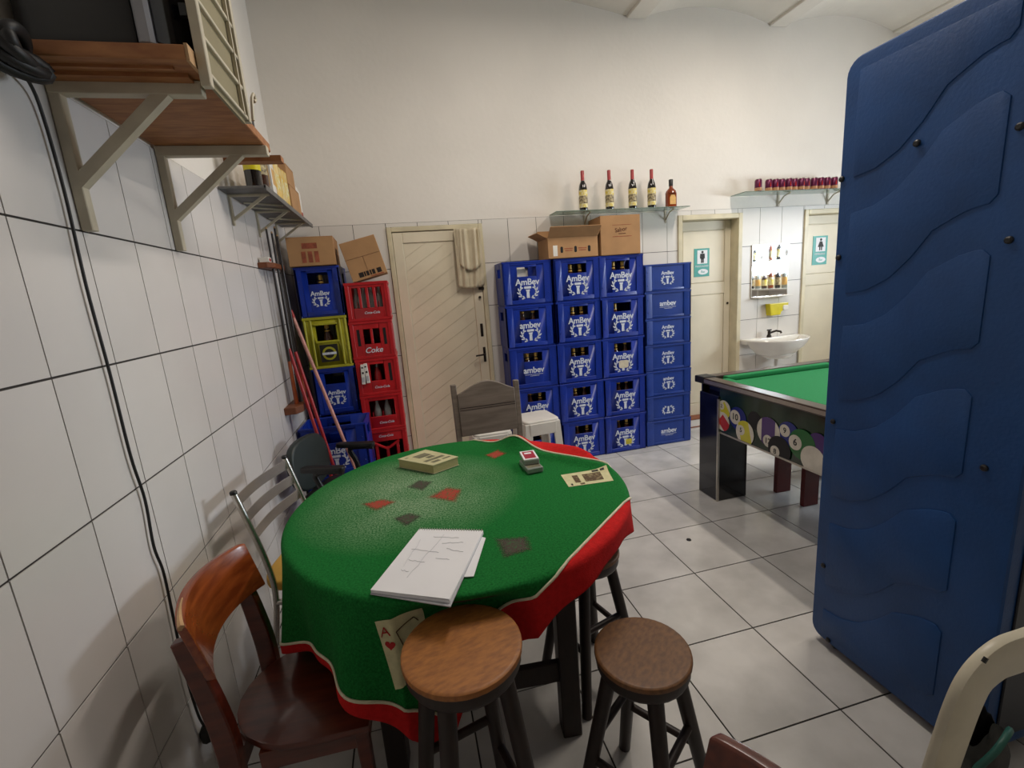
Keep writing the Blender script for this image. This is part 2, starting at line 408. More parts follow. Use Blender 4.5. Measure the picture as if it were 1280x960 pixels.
# lamp housings (out of view above the camera)
for nm, (x, y) in (('far', (4.02, 2.3)), ('near', (1.95, 2.2))):
    t = thing('tube_lamp', 'white tube lamp under the %s ceiling vault' % ('right' if nm == 'far' else 'left'), 'lamp', (x, y, 3.96))
    MB().box(-0.05, 0.05, -0.62, 0.62, 0.0, 0.05).build('housing', M_lampw, t, bevel=0.008)
    MB().box(-0.008, 0.008, -0.02, 0.02, 0.05, 0.12).build('hanger', M_lampw, t)

# ------------------------------------------------------------------ doors
def door_frame(root, a, b, h, t=0.045, y0=-0.012, y1=0.13, m=M_creamtrim):
    MB().box(a, a+t, YB+y0, YB+y1, 0, h).build('door_jamb', m, root, bevel=0.004)
    MB().box(b-t, b, YB+y0, YB+y1, 0, h).build('door_jamb', m, root, bevel=0.004)
    MB().box(a+t, b-t, YB+y0, YB+y1, h-t, h).build('door_head', m, root, bevel=0.004)
# door 1: flush door with a panel of diagonal boards
a, b, h = DOORS[0]
d1 = struct(thing('door_1', 'cream boarded door between the red crates and the blue crates', 'door')); del d1['category']
door_frame(d1, a, b, h, 0.04)
la, lb, lh = a+0.043, b-0.043, h-0.045
yl = YB+0.004
lf = MB().box(la, lb, yl+0.012, yl+0.04, 0.01, lh).build('door_leaf', M_cream, d1)
for (x0, x1, z0, z1) in ((la, la+0.085, 0.01, lh), (lb-0.085, lb, 0.01, lh), (la+0.085, lb-0.085, lh-0.09, lh), (la+0.085, lb-0.085, 0.01, 0.18)):
    MB().box(x0, x1, yl-0.006, yl+0.012, z0, z1).build('door_rail', M_cream, d1, bevel=0.004)
px0, px1, pz0, pz1 = la+0.087, lb-0.087, 0.182, lh-0.092
def clip(poly, f):
    out = []
    for i in range(len(poly)):
        p, q = poly[i], poly[(i+1) % len(poly)]; fp, fq = f(p), f(q)
        if fp >= 0: out.append(p)
        if (fp >= 0) != (fq >= 0):
            t = fp/(fp-fq); out.append((p[0]+(q[0]-p[0])*t, p[1]+(q[1]-p[1])*t))
    return out
sl = 0.62
c = -1.2
while c < 2.6:
    po = [(px0, pz0), (px1, pz0), (px1, pz1), (px0, pz1)]
    f0 = lambda p: p[1]-(sl*(p[0]-px0)+c+0.0012); f1 = lambda p: (sl*(p[0]-px0)+c+0.118-0.0012)-p[1]
    po = clip(po, f0)
    if po: po = clip(po, f1)
    if len(po) > 2: MB().prism(po, 'y', yl+0.004, yl+0.012).build('board', M_cream, d1)
    c += 0.118
hd = MB().box(1.548, 1.572, yl-0.012, yl-0.006, 1.0, 1.14).build('lock_plate', M_iron, d1, bevel=0.003)
MB().tube([(1.560, yl-0.008, 1.075), (1.560, yl-0.05, 1.075), (1.548, yl-0.055, 1.075), (1.47, yl-0.055, 1.07)], 0.008, 8).build('lever_handle', M_iron, hd, smooth=50)
MB().box(1.540, 1.566, yl-0.010, yl-0.006, 1.24, 1.36).build('upper_lock_plate', M_iron, d1, bevel=0.003)
MB().box(1.555, 1.605, yl-0.03, yl-0.006, 1.665, 1.69).build('latch_bolt', M_iron, d1, bevel=0.004)
MB().cyl((1.56, yl-0.02, 1.60), (1.56, yl-0.006, 1.60), 0.012).build('keyhole_cover', M_iron, d1)
# doors 2 and 3: recessed lavatory doors with moulded panels and signs
def lav_door(n, a, b, h, label):
    r = struct(thing('door_%d' % n, label, 'door')); del r['category']
    door_frame(r, a, b, h, 0.048, -0.014, 0.19)
    y = YB+0.105
    la, lb, lh = a+0.05, b-0.05, h-0.05
    MB().box(la, lb, y+0.008, y+0.035, 0.13, lh).build('door_leaf', M_cream, r)
    s = 0.07
    for (x0, x1, z0, z1) in ((la, la+s, 0.13, lh), (lb-s, lb, 0.13, lh), (la+s, lb-s, lh-0.09, lh), (la+s, lb-s, 1.44, 1.56), (la+s, lb-s, 0.13, 0.26)):
        MB().box(x0, x1, y-0.004, y+0.008, z0, z1).build('door_rail', M_cream, r, bevel=0.005, seg=2)
    MB().box(la+s+0.006, lb-s-0.006, y-0.001, y+0.008, 1.566, lh-0.096).build('upper_panel', M_cream, r, bevel=0.005)
    MB().box(la+s+0.006, lb-s-0.006, y-0.001, y+0.008, 0.266, 1.434).build('lower_panel', M_cream, r, bevel=0.005)
    MB().cyl((lb-0.03, y-0.012, 1.33), (lb-0.03, y-0.004, 1.33), 0.012).build('keyhole_cover', M_iron, r)
    th = MB().box(a, b, YB-0.012, YB+0.19, 0, 0.115).build('threshold', M_btile, r)
    MB().box(a, b, YB-0.016, YB+0.10, 0.115, 0.13).build('threshold_edge', M_threshold, r)
    MB().box(a, b, YB-0.016, YB-0.012, 0.028, 0.04).build('threshold_line', M_threshold, r)
    return r, y
lav_door(2, *DOORS[1], 'cream lavatory door with the man sign, beside the blue crates')
lav_door(3, *DOORS[2], 'cream lavatory door with the woman sign, half hidden by the blue cabinet')
def lav_sign(x0, x1, z0, z1, y, woman):
    t = thing('lavatory_sign', 'teal %s lavatory sign with black figure on cream door' % ("women's" if woman else "men's"), 'sign', ((x0+x1)/2, y, z0))
    W, H = x1-x0, z1-z0
    MB().box(-W/2, W/2, 0.0, 0.004, 0, H).build('plate', M_teal, t)
    MB().box(-W*0.30, W*0.36, -0.0012, 0.0, H*0.46, H*0.94).build('white_field', M_white, t)
    fg = MB(); c_ = W*0.03; k = H/0.28
    fg.prism(arc(c_, H*0.87, 0.013*k, 0, 2*PI, 14)[:-1], 'y', -0.0024, -0.0012)
    if woman:
        fg.prism([(c_-0.014*k, H*0.81), (c_+0.014*k, H*0.81), (c_+0.036*k, H*0.62), (c_-0.036*k, H*0.62)], 'y', -0.0024, -0.0012)
        for sx in (-1, 1): fg.box(c_+sx*0.011*k-0.007*k, c_+sx*0.011*k+0.007*k, -0.0024, -0.0012, H*0.50, H*0.62)
    else:
        fg.box(c_-0.026*k, c_+0.026*k, -0.0024, -0.0012, H*0.755, H*0.815)
        for sx in (-1, 1):
            fg.box(c_+sx*0.0225*k-0.005*k, c_+sx*0.0225*k+0.005*k, -0.0024, -0.0012, H*0.64, H*0.76)
            fg.box(c_+sx*0.009*k-0.0075*k, c_+sx*0.009*k+0.0075*k, -0.0024, -0.0012, H*0.49, H*0.66)
        fg.box(c_-0.0165*k, c_+0.0165*k, -0.0024, -0.0012, H*0.63, H*0.76)
    fg.build('figure', M_ink, t)
    lettering('FEMININO' if woman else 'MASCULINO', W*0.15, M_white, t, (0, -0.001, H*0.37), FRONT)
    MB().prism([(W*0.08+W*0.33*math.cos(q*PI/10), H*0.17+H*0.10*math.sin(q*PI/10)) for q in range(20)], 'y', -0.0012, 0).build('oval_logo', M_white, t)
    lettering('Bar', W*0.2, M_teal, t, (W*0.08, -0.0016, H*0.17), FRONT)
YL = YB+0.1
lav_sign(3.86, 4.04, 1.63, 1.915, YL, False)
lav_sign(5.345, 5.54, 1.66, 1.97, YL, True)
# towel hung over the first door
def towel_fn(u, v):
    # u across, v down; hangs over the top of the leaf in loose folds
    x = 1.375+0.235*u; z = 2.205-0.50*v - 0.02*math.sin(PI*u)*v
    f = 0.012*math.sin(u*15+0.6)*(1-0.55*v)+0.006*math.sin(u*31+v*3)
    x += -0.02*(1-v)*math.sin(PI*u*2)*0.5
    return (x, YB-0.040+f-0.012*math.sin(PI*v), z)
mb = MB().grid(towel_fn, 36, 24)
mb2 = MB().grid(lambda u, v: (towel_fn(u, v*0.56)[0]*0.8+0.305, towel_fn(u, v*0.56)[1]-0.016-0.006*math.sin(u*20), 2.20-0.31*v-0.05*math.sin(PI*u)*v), 30, 16)
t = thing('towel', 'cream cloth towel draped over the top corner of the boarded door', 'towel', (0, 0, 0))
for nm, q in (('back_fall', mb), ('front_fall', mb2)):
    o = q.build(nm, M_towel, t, smooth=80, fix=False); md = o.modifiers.new('thickness', 'SOLIDIFY'); md.thickness = 0.004

# ------------------------------------------------------------------ crates
def leaf(cx, cz, ang, L, Wd):
    pts = []
    for k in range(8):
        q = 2*PI*k/8; x = math.cos(q)*L/2; z = math.sin(q)*Wd/2*(1 if abs(math.cos(q)) < 0.9 else 0.2)
        pts.append((cx+x*math.cos(ang)-z*math.sin(ang), cz+x*math.sin(ang)+z*math.cos(ang)))
    return pts
def emblem_mesh(s):
    mb = MB()
    # tall glass with a dark gap under its rim, between two open laurel branches
    mb.prism([(-0.30*s, 0.50*s), (0.30*s, 0.50*s), (0.33*s, 0.40*s), (0.30*s, 0.30*s), (-0.30*s, 0.30*s), (-0.33*s, 0.40*s)], 'y', -0.0008, 0)
    mb.prism([(-0.20*s, 0.22*s), (0.20*s, 0.22*s), (0.12*s, 0.0), (0.14*s, -0.50*s), (-0.14*s, -0.50*s), (-0.12*s, 0.0)], 'y', -0.0008, 0)
    for sx in (-1, 1):
        for k in range(5):
            q = math.radians(-66+k*25); cx = math.cos(q)*0.80*s; cz = math.sin(q)*0.56*s+0.02*s
            d_ = math.atan2(math.cos(q)*0.56, -math.sin(q)*0.80)
            for off, L_ in ((0.55, 0.36), (-0.55, 0.30)):
                an = d_-off; ox = cx+math.cos(an)*0.12*s; oz = cz+math.sin(an)*0.12*s
                mb.prism(leaf(sx*ox, oz, an if sx > 0 else PI-an, L_*s, 0.13*s), 'y', -0.0008, 0)
    return mb.mesh('emblem')
EMB = {}
def emblem(s):
    if s not in EMB: EMB[s] = emblem_mesh(s)
    return EMB[s]
def fine_print_mesh(wd):
    mb = MB(); x = -wd/2; random.seed(3)
    while x < wd/2:
        l = random.uniform(0.006, 0.016); mb.box(x, min(x+l, wd/2), -0.0006, 0, 0, 0.004); x += l+0.003
    x = -wd*0.22
    while x < wd*0.22:
        l = random.uniform(0.006, 0.012); mb.box(x, x+l, -0.0006, 0, -0.013, -0.009); x += l+0.003
    return mb.mesh('fine_print')
FINE = fine_print_mesh(0.17)
def crate_mesh(W, Dp, H, hole=None, t=0.016, sidehole=True):
    """open-topped bottle crate, base centre at the origin, front towards -y"""
    mb = MB(); hw, hd = W/2, Dp/2
    def wall_x(y0, y1, hl):
        if hl:
            a, z0, z1 = hl
            mb.box(-hw, -a, y0, y1, 0.012, H-0.004); mb.box(a, hw, y0, y1, 0.012, H-0.004)
            mb.box(-a, a, y0, y1, 0.012, z0); mb.box(-a, a, y0, y1, z1, H-0.004)
        else: mb.box(-hw, hw, y0, y1, 0.012, H-0.004)
    wall_x(-hd+0.008, -hd+0.008+t, hole); wall_x(hd-t, hd, hole)
    for sx in (-1, 1):
        x0, x1 = (-hw, -hw+t) if sx < 0 else (hw-t, hw)
        if sidehole:
            mb.box(x0, x1, -hd, -0.06, 0.012, H-0.004); mb.box(x0, x1, 0.06, hd, 0.012, H-0.004)
            mb.box(x0, x1, -0.06, 0.06, 0.012, H*0.66); mb.box(x0, x1, -0.06, 0.06, H*0.86, H-0.004)
        else: mb.box(x0, x1, -hd, hd, 0.012, H-0.004)
    mb.box(-hw+t, hw-t, -hd+t, hd-t, 0.014, 0.022)
    # raised frame on the front: corner posts, sill, head
    pw = W*0.155
    mb.box(-hw, -hw+pw, -hd, -hd+0.01, 0.012, H-0.006); mb.box(hw-pw, hw, -hd, -hd+0.01, 0.012, H-0.006)
    mb.box(-hw+pw, hw-pw, -hd, -hd+0.01, 0.012, 0.045*H/0.375); mb.box(-hw+pw, hw-pw, -hd+0.002, -hd+0.01, H-0.03*H/0.375, H-0.006)
    # rims
    for z0, z1, e in ((0, 0.014, -0.006), (H-0.016, H, 0.002)):
        mb.box(-hw-e, hw+e, -hd-e, -hd+0.012, z0, z1); mb.box(-hw-e, hw+e, hd-0.012, hd+e, z0, z1)
        mb.box(-hw-e, -hw+0.012, -hd, hd, z0, z1); mb.box(hw-0.012, hw+e, -hd, hd, z0, z1)
    # bottle dividers
    n = max(1, round(W/0.075))
    for k in range(1, n):
        x = -hw+W*k/n; mb.box(x-0.002, x+0.002, -hd+0.03, hd-0.02, 0.022, H*0.42)
    # small round studs on the posts
    for sx in (-1, 1):
        for z in (H*0.25, H*0.72):
            mb.cyl((sx*(hw-pw*0.45), -hd-0.003, z), (sx*(hw-pw*0.45), -hd+0.002, z), 0.006, n=8)
    return mb.mesh('crate_body', bevel=0.0025, smooth=30)
CB_W, CB_D, CB_H = 0.440, 0.285, 0.375
me_blue = crate_mesh(CB_W, CB_D, CB_H, (0.088, 0.245, 0.325))
me_blue_side = crate_mesh(0.322, 0.43, CB_H, (0.075, 0.245, 0.33))
me_low = crate_mesh(0.490, 0.285, 0.2535, None)
for me_ in (me_blue, me_blue_side): me_.materials.append(M_blue)
me_low.materials.append(M_blue2)
def crate_print(t, hd, logo, zt, ze, ts, es):
    yf = -hd+0.0074
    if logo in ('big', 'low', 'fine'):
        body = 'AmBev' if logo == 'big' else 'ambev'
        lettering(body, ts, M_print, t, (0, yf, zt), FRONT, name='crate_lettering', bold=0.022, spacing=0.96)
    if logo in ('big', 'low', 'flip'):
        e = link('emblem', emblem(es), M_print, t, None, (0, yf, ze))
        if logo == 'flip': e.rotation_euler = (0, PI, 0)
    if logo == 'fine': link('fine_print', FINE, M_print, t, None, (0, yf, zt-0.04*ts/0.075))
def beer_bottle_meshes():
    prof = [(0.034, 0), (0.036, 0.01), (0.036, 0.165), (0.030, 0.20), (0.0175, 0.235), (0.0145, 0.275), (0.0155, 0.283)]
    body = MB().lathe(prof, 14).mesh('bottle_body', smooth=40); body.materials.append(M_brownglass)
    cap = MB().lathe([(0.0165, 0.274), (0.017, 0.287), (0.014, 0.291)], 14).mesh('bottle_cap', smooth=40); cap.materials.append(M_gold)
    foil = MB().lathe([(0.0195, 0.226), (0.0165, 0.245), (0.0155, 0.268), (0.0152, 0.276)], 14).mesh('neck_label', smooth=40); foil.materials.append(M_gold)
    return body, cap, foil
BOT = beer_bottle_meshes()
def bottle_in(x, y, z, label, group, cap=True):
    t = thing('beer_bottle', label, 'bottle', (x, y, z), random.uniform(0, 6), group)
    for nm, me_ in zip(('glass', 'cap', 'neck_label'), BOT):
        if nm == 'neck_label' and not cap: continue
        link(nm, me_, None, t)
    return t
XSTACK = [1.957, 2.409, 2.841]
SNAME = ['leftmost tall blue stack', 'second tall blue stack', 'third tall blue stack']
logos = [['big', 'low', 'fine', 'big', 'big'], ['big']*5, ['big']*5]
nbot = {(0, 0): [], (0, 1): [(-1, 0), (1, 0)], (0, 2): [(-1, 1), (1, 1)], (0, 3): [(-1, 0), (1, 1)], (0, 4): [(1, 1)],
        (1, 0): [(-1, 1), (1, 1)], (1, 1): [(-1, 1), (1, 1)], (1, 2): [(-1, 1), (1, 1)], (1, 3): [(-1, 1), (1, 0)], (1, 4): [(-1, 0), (1, 1)],
        (2, 0): [(-1, 1), (1, 1)], (2, 1): [(-1, 1)], (2, 2): [(-1, 1), (1, 0)], (2, 3): [(-1, 0), (1, 0)], (2, 4): [(-1, 0), (1, 1)]}
random.seed(11)
for s_ in range(3):
    for r in range(5):
        dx = random.uniform(-0.006, 0.006); y = 3.955+CB_D/2+random.uniform(-0.008, 0.004)
        if s_ == 0 and r < 2: dx -= 0.012
        z = (4-r)*CB_H*1.003
        lb_ = {'big': 'blue bottle crate with white laurel emblem', 'low': 'blue bottle crate with lowercase lettering and laurel', 'fine': 'blue bottle crate with lowercase lettering only'}[logos[s_][r]]
        t = thing('bottle_crate', '%s, %s in %s' % (lb_, ORD[r] if r < 4 else 'bottom', SNAME[s_]), 'crate', (XSTACK[s_]+dx, y, z), random.uniform(-0.012, 0.012), 'blue bottle crates in the tall stacks')
        link('crate_body', me_blue, M_blue, t)
        crate_print(t, CB_D/2, logos[s_][r], 0.196 if logos[s_][r] != 'fine' else 0.165, 0.110, 0.076, 0.100)
        if (s_, r) == (2, 2): MB().prism(rrect(-0.045, 0.055, 0.085, 0.16, 0.02), 'y', -CB_D/2+0.0062, -CB_D/2+0.0072).build('sticker', M_sticker, t, label='torn cream sticker')
        if (s_, r) == (2, 4): MB().prism(rrect(0.0, 0.065, 0.07, 0.125, 0.01), 'y', -CB_D/2+0.0062, -CB_D/2+0.0072).build('sticker', M_ystick, t, label='yellow sticker')
        for sx, cp in nbot[(s_, r)]:
            bottle_in(XSTACK[s_]+dx+sx*0.046+random.uniform(-0.006, 0.006), y-CB_D/2+0.066, z+0.030,
                      'brown bottle on the %s, %s crate of %s' % ('left' if sx < 0 else 'right', ORD[r].split()[0] if r < 4 else 'bottom', SNAME[s_]), 'bottles in the tall blue stacks', bool(cp))
t = thing('pale_carton', 'pale grey carton inside the top crate of the leftmost blue stack', 'carton', (1.905, 4.04, 4*CB_H*1.003+0.024))
MB().box(-0.045, 0.045, -0.03, 0.03, 0, 0.29).build('carton_body', M_plastic, t, bevel=0.004)
MB().box(-0.045, 0.045, -0.002, 0.002, 0.288, 0.305).build('carton_crimp', M_plastic, t)
# low crates on the right
lows = ['big', 'fine', 'big', 'big', 'low', 'flip', 'fine']
for r in range(7):
    z = (6-r)*0.2537
    t = thing('low_bottle_crate', 'low blue crate %s, %s in the right-hand stack' % ({'big': 'with laurel emblem', 'low': 'with lowercase lettering and laurel', 'fine': 'with lowercase lettering', 'flip': 'with upside-down emblem'}[lows[r]], ORD[r] if r < 6 else 'bottom'),
              'crate', (3.318+random.uniform(-0.004, 0.004), 3.962+0.1425, z), random.uniform(-0.008, 0.008), 'low blue crates beside the lavatory door')
    link('crate_body', me_low, M_blue2, t)
    crate_print(t, 0.1425, lows[r], 0.168 if lows[r] != 'fine' else 0.14, 0.103, 0.046 if lows[r] != 'fine' else 0.068, 0.072)
# left stack: blue, lime, blue (ends towards the room)
def left_crate(z, label, dx=0.0):
    t = thing('bottle_crate', label, 'crate', (0.262+dx, 3.80+0.215, z), 0, 'blue bottle crates by the left wall')
    link('crate_body', me_blue_side, M_blue, t)
    crate_print(t, 0.215, 'big', 0.175, 0.115, 0.048, 0.066)
    return t
left_crate(1.553, 'blue bottle crate under the cardboard box by the left wall')
left_crate(0.777, 'blue bottle crate just below the lime crate by the left wall', 0.01)
left_crate(0.388, 'blue bottle crate hidden low in the stack by the left wall', 0.01)
left_crate(0.0, 'bottom blue bottle crate of the stack by the left wall', 0.01)
bottle_in(0.262+0.01, 3.80+0.075, 1.577, 'brown bottle in the blue crate under the left cardboard box', 'bottles by the left wall')
# lime crate with vertical ribs
t = thing('lime_bottle_crate', 'lime green ribbed bottle crate between two blue crates', 'crate', (0.265, 4.015, 1.153))
mb = MB(); W, Dp, H = 0.318, 0.43, 0.398; hw, hd = W/2, Dp/2
a_, z0, z1 = 0.075, 0.215, 0.335
for y0, y1 in ((-hd, -hd+0.015), (hd-0.015, hd)):
    mb.box(-hw, -a_, y0, y1, 0.01, H-0.004); mb.box(a_, hw, y0, y1, 0.01, H-0.004); mb.box(-a_, a_, y0, y1, 0.01, z0); mb.box(-a_, a_, y0, y1, z1, H-0.004)
for x0, x1 in ((-hw, -hw+0.015), (hw-0.015, hw)): mb.box(x0, x1, -hd, hd, 0.01, H-0.004)
mb.box(-hw, hw, -hd, hd, 0.01, 0.02)
for z in (0.0, H-0.02): mb.box(-hw-0.003, hw+0.003, -hd-0.006, -hd+0.01, z, z+0.02); mb.box(hw-0.01, hw+0.004, -hd, hd, z, z+0.02)
mb.build('crate_body', M_lime, t, bevel=0.002, smooth=30)
for k in range(8):
    x = -hw+0.012+k*(W-0.024)/7
    if abs(x) < a_+0.012: continue
    MB().box(x-0.007, x+0.007, -hd-0.010, -hd, 0.02, H-0.02).build('rib', M_lime, t, bevel=0.003)
for z in (z0-0.016, z1): MB().box(-a_-0.012, a_+0.012, -hd-0.008, -hd, z, z+0.016).build('window_bar', M_lime, t, bevel=0.003)
MB().box(-0.066, 0.066, -hd-0.002, -hd, 0.05, 0.185).build('emblem_field', M_ink, t)
MB().prism(arc(0, 0.115, 0.052, 0, 2*PI, 24)[:-1], 'y', -hd-0.003, -hd-0.002).build('emblem_disc', M_lime, t)
MB().prism(arc(0, 0.115, 0.036, 0, 2*PI, 24)[:-1], 'y', -hd-0.004, -hd-0.003).build('emblem_centre', M_ink, t)
MB().box(-0.052, 0.052, -hd-0.005, -hd-0.004, 0.106, 0.124).build('emblem_band', M_print, t)
bt = bottle_in(0.262, 3.875, 1.175, 'bottle with yellow cap in the lime crate window', 'bottles by the left wall')
bt.scale = (1.15, 1.15, 1.12)
# crates standing in front of that stack
me_fr = crate_mesh(0.47, 0.31, 0.383, (0.088, 0.25, 0.33)); me_fr.materials.append(M_blue)
for k, lb_ in enumerate(('lower blue crate on the floor behind the black office chair', 'open empty blue crate behind the black office chair and broom')):
    t = thing('bottle_crate', lb_, 'crate', (0.256, 3.62, 0.384*k), -0.04, 'blue bottle crates by the left wall')
    link('crate_body', me_fr, M_blue, t); crate_print(t, 0.155, 'big', 0.19, 0.11, 0.070, 0.095)
# red crates
def red_crate(z, kind, label, dx=0.0):
    W, Dp, H = 0.322, 0.40, 0.298; hw, hd = W/2, Dp/2
    t = thing('red_bottle_crate', label, 'crate', (0.600+dx, 3.80+hd, z), 0.0, 'red bottle crates by the door')
    mb = MB(); T = 0.016
    wz0, wz1, wa = {'posts3': (0.10, 0.255, 0.112), 'posts1': (0.115, 0.235, 0.062), 'square': (0.115, 0.25, 0.055), 'wide': (0.115, 0.25, 0.10), 'truss': (0.03, 0.20, 0.13)}[kind]
    y0, y1 = -hd, -hd+T
    mb.box(-hw, -wa, y0, y1, 0.008, H); mb.box(wa, hw, y0, y1, 0.008, H); mb.box(-wa, wa, y0, y1, 0.008, wz0); mb.box(-wa, wa, y0, y1, wz1, H)
    mb.box(-hw, hw, hd-T, hd, 0.008, H); mb.box(-hw, -hw+T, -hd, hd, 0.008, H); mb.box(hw-T, hw, -hd, hd, 0.008, H)
    mb.box(-hw, hw, -hd, hd, 0.008, 0.016)
    for zz in (0.0, H-0.022): mb.box(-hw-0.004, hw+0.004, -hd-0.006, -hd+0.01, zz, zz+0.02); mb.box(hw-0.01, hw+0.006, -hd, hd, zz, zz+0.02)
    mb.box(-hw, -hw+0.03, -hd-0.005, -hd, 0.02, H-0.02); mb.box(hw-0.03, hw, -hd-0.005, -hd, 0.02, H-0.02)
    for k in range(3): mb.box(hw, hw+0.004, -hd+0.03+k*0.13, -hd+0.10+k*0.13, 0.04, H-0.05)
    for k in range(1, 4): mb.box(-hw+W*k/4-0.002, -hw+W*k/4+0.002, -hd+T, hd-T, 0.016, H*0.5)
    mb.build('crate_body', M_red, t, bevel=0.002, smooth=30)
    posts = {'posts3': [-0.055, 0.0, 0.055], 'posts1': [0.0], 'square': [], 'wide': [], 'truss': []}[kind]
    for x in posts: MB().box(x-0.010, x+0.010, -hd-0.002, -hd+0.014, wz0, wz1).build('window_post', M_red, t, bevel=0.002)
    if kind in ('posts1', 'square'):
        for sx in (-1, 1): MB().box(sx*0.10-0.011, sx*0.10+0.011, -hd-0.0015, -hd, wz0-0.01, wz1).build('side_slot_shade', M_dark, t)  # dark plates painted as the shade of narrow slots, front left solid
    if kind == 'truss':
        MB().tube([(-0.10, -hd+0.006, 0.19), (0, -hd+0.006, 0.13), (0.10, -hd+0.006, 0.19)], 0.012, 6).build('truss_bar', M_red, t)
        for x in (-0.085, 0.0, 0.085): MB().box(x-0.012, x+0.012, -hd-0.001, -hd+0.012, 0.03, 0.15 if x == 0 else 0.18).build('window_post', M_red, t, bevel=0.002)
    if kind == 'posts1': lettering('Coke', 0.062, M_print, t, (0.0, -hd-0.0008, 0.065), FRONT, name='crate_lettering', shear=0.3, bold=0.012)
    elif kind != 'truss': lettering('Coca-Cola', 0.027, M_print, t, (0.02, -hd-0.0008, 0.062), FRONT, name='crate_lettering', shear=0.3, bold=0.012)
    else: lettering('Coca-Cola', 0.027, M_print, t, (0.0, -hd-0.0008, 0.245), FRONT, name='crate_lettering', shear=0.3, bold=0.012)
    return t
kinds = ['posts3', 'posts1', 'square', 'wide', 'truss', 'wide']
rlab = ['red bottle crate with three window bars, topmost of the red stack', 'red bottle crate with large script, second in the red stack',
        'red bottle crate with square window and white cartons, third in the red stack', 'red bottle crate with wide dark window, fourth in the red stack',
        'red bottle crate with V-shaped truss bars near the stack bottom', 'red bottle crate at the very bottom of the red stack']
for r in range(6): red_crate((5-r)*0.2985, kinds[r], rlab[r], random.uniform(-0.004, 0.004))
cb_prof = [(0.030, 0), (0.030, 0.12), (0.026, 0.15), (0.013, 0.20), (0.012, 0.235), (0.013, 0.24)]
me_cbot = MB().lathe(cb_prof, 12).mesh('bottle_glass', smooth=40); me_cbot.materials.append(M_clear)
me_ccap = MB().lathe([(0.014, 0.238), (0.0145, 0.25), (0.012, 0.253)], 12).mesh('bottle_cap', smooth=40); me_ccap.materials.append(M_redcap)
for (x, z, lb_) in ((0.515, 5, 'clear bottle at the left in the topmost red crate'), (0.572, 5, 'clear bottle left of centre in the topmost red crate'), (0.628, 5, 'clear bottle right of centre in the topmost red crate'), (0.69, 5, 'clear bottle at the right in the topmost red crate'),
                  (0.60, 3, 'red-labelled bottle in the square window of the third red crate'), (0.56, 2, 'clear bottle behind the wide window of the fourth red crate'), (0.64, 2, 'right-hand bottle behind the wide window of the fourth red crate')):
    t = thing('soda_bottle', lb_, 'bottle', (x, 3.86, z*0.2985+0.018), 0, 'bottles in the red crates')
    link('glass', me_cbot, None, t); link('cap', me_ccap, None, t)
    if z == 3:
        MB().lathe([(0.0305, 0.03), (0.0305, 0.12), (0.027, 0.15), (0.014, 0.2)], 12).build('label', M_redcap, t, smooth=40)
for k, x in enumerate((0.487, 0.525)):
    t = thing('white_carton', 'white printed carton hooked on the third red crate, %s one' % ('left' if k == 0 else 'right'), 'carton', (x, 3.782, 3*0.2985+0.10+0.006*k), (0, 0.05*(1-2*k), 0), 'white cartons on the red crate')
    MB().box(-0.014, 0.014, -0.008, 0.008, 0, 0.16).build('carton_body', M_plastic, t, bevel=0.003)
    MB().box(-0.006, 0.008, -0.009, -0.008, 0.085, 0.10).build('print_mark', M_ink, t); MB().box(-0.008, 0.006, -0.009, -0.008, 0.13, 0.14).build('print_mark', M_ink, t)
    MB().box(-0.010, 0.010, -0.009, -0.008, 0.02, 0.06).build('print_block', M_pencil, t)

# ------------------------------------------------------------------ cardboard boxes
def carton(name, label, loc, rot, W, Dp, H, flaps=True, prints=()):
    t = thing(name, label, 'box', loc, rot)
    T = 0.006; mb = MB()
    mb.box(-W/2, W/2, -Dp/2, -Dp/2+T, 0, H).box(-W/2, W/2, Dp/2-T, Dp/2, 0, H).box(-W/2, -W/2+T, -Dp/2+T, Dp/2-T, 0, H).box(W/2-T, W/2, -Dp/2+T, Dp/2-T, 0, H).box(-W/2, W/2, -Dp/2, Dp/2, 0, T)
    mb.build('box_body', M_card, t, bevel=0.001)
    if flaps == 'closed':
        for sy in (-1, 1):
            y0, y1 = (-Dp/2, -0.002) if sy < 0 else (0.002, Dp/2)
            MB().box(-W/2, W/2, y0, y1, H, H+0.005).build('lid_flap', M_card, t, bevel=0.001)
    return t
t = carton('cardboard_box', 'closed cardboard box on the blue crates by the left wall', (0.245, 3.96, 1.932), 0.03, 0.325, 0.36, 0.205, 'closed')
MB().box(-0.06, 0.045, -0.1812, -0.1802, 0.125, 0.165).build('faded_print', M_cardink2, t)
for k in range(3):
    MB().box(-0.07+k*0.045, -0.04+k*0.045, -0.1812, -0.1802, 0.025, 0.105).build('faded_print', M_cardink2, t)
MB().box(0.1626, 0.1634, -0.04, 0.04, 0.10, 0.13).build('hand_hole_shade', M_dark, t)  # dark plate painted as the shade in the grip hole
t = thing('cardboard_box', 'tilted cardboard box leaning on top of the red crates', 'box', (0.515, 3.93, 1.792), (0.0, 0.0, 0.0))
mt = Matrix.Rotation(math.radians(-13), 4, 'Y') @ Matrix.Translation((0.135, 0, -0.04))
MB().box(-0.135, 0.135, -0.13, 0.13, 0.04, 0.335, mt).build('box_body', M_card, t, bevel=0.002)
MB().box(-0.1365, 0.136, -0.1315, -0.13, 0.205, 0.2065, mt).build('flap_edge', M_cardink, t)
MB().box(-0.001, 0.001, -0.1312, -0.13, 0.10, 0.205, mt).build('flap_seam', M_cardink, t)
for k, (x, wd) in enumerate(((-0.075, 0.036), (-0.035, 0.012), (-0.017, 0.02), (0.010, 0.012), (0.028, 0.022), (0.066, 0.034))):
    MB().box(x, x+wd, -0.1312, -0.13, 0.058, 0.094, mt).build('printed_block', M_cardink3, t)
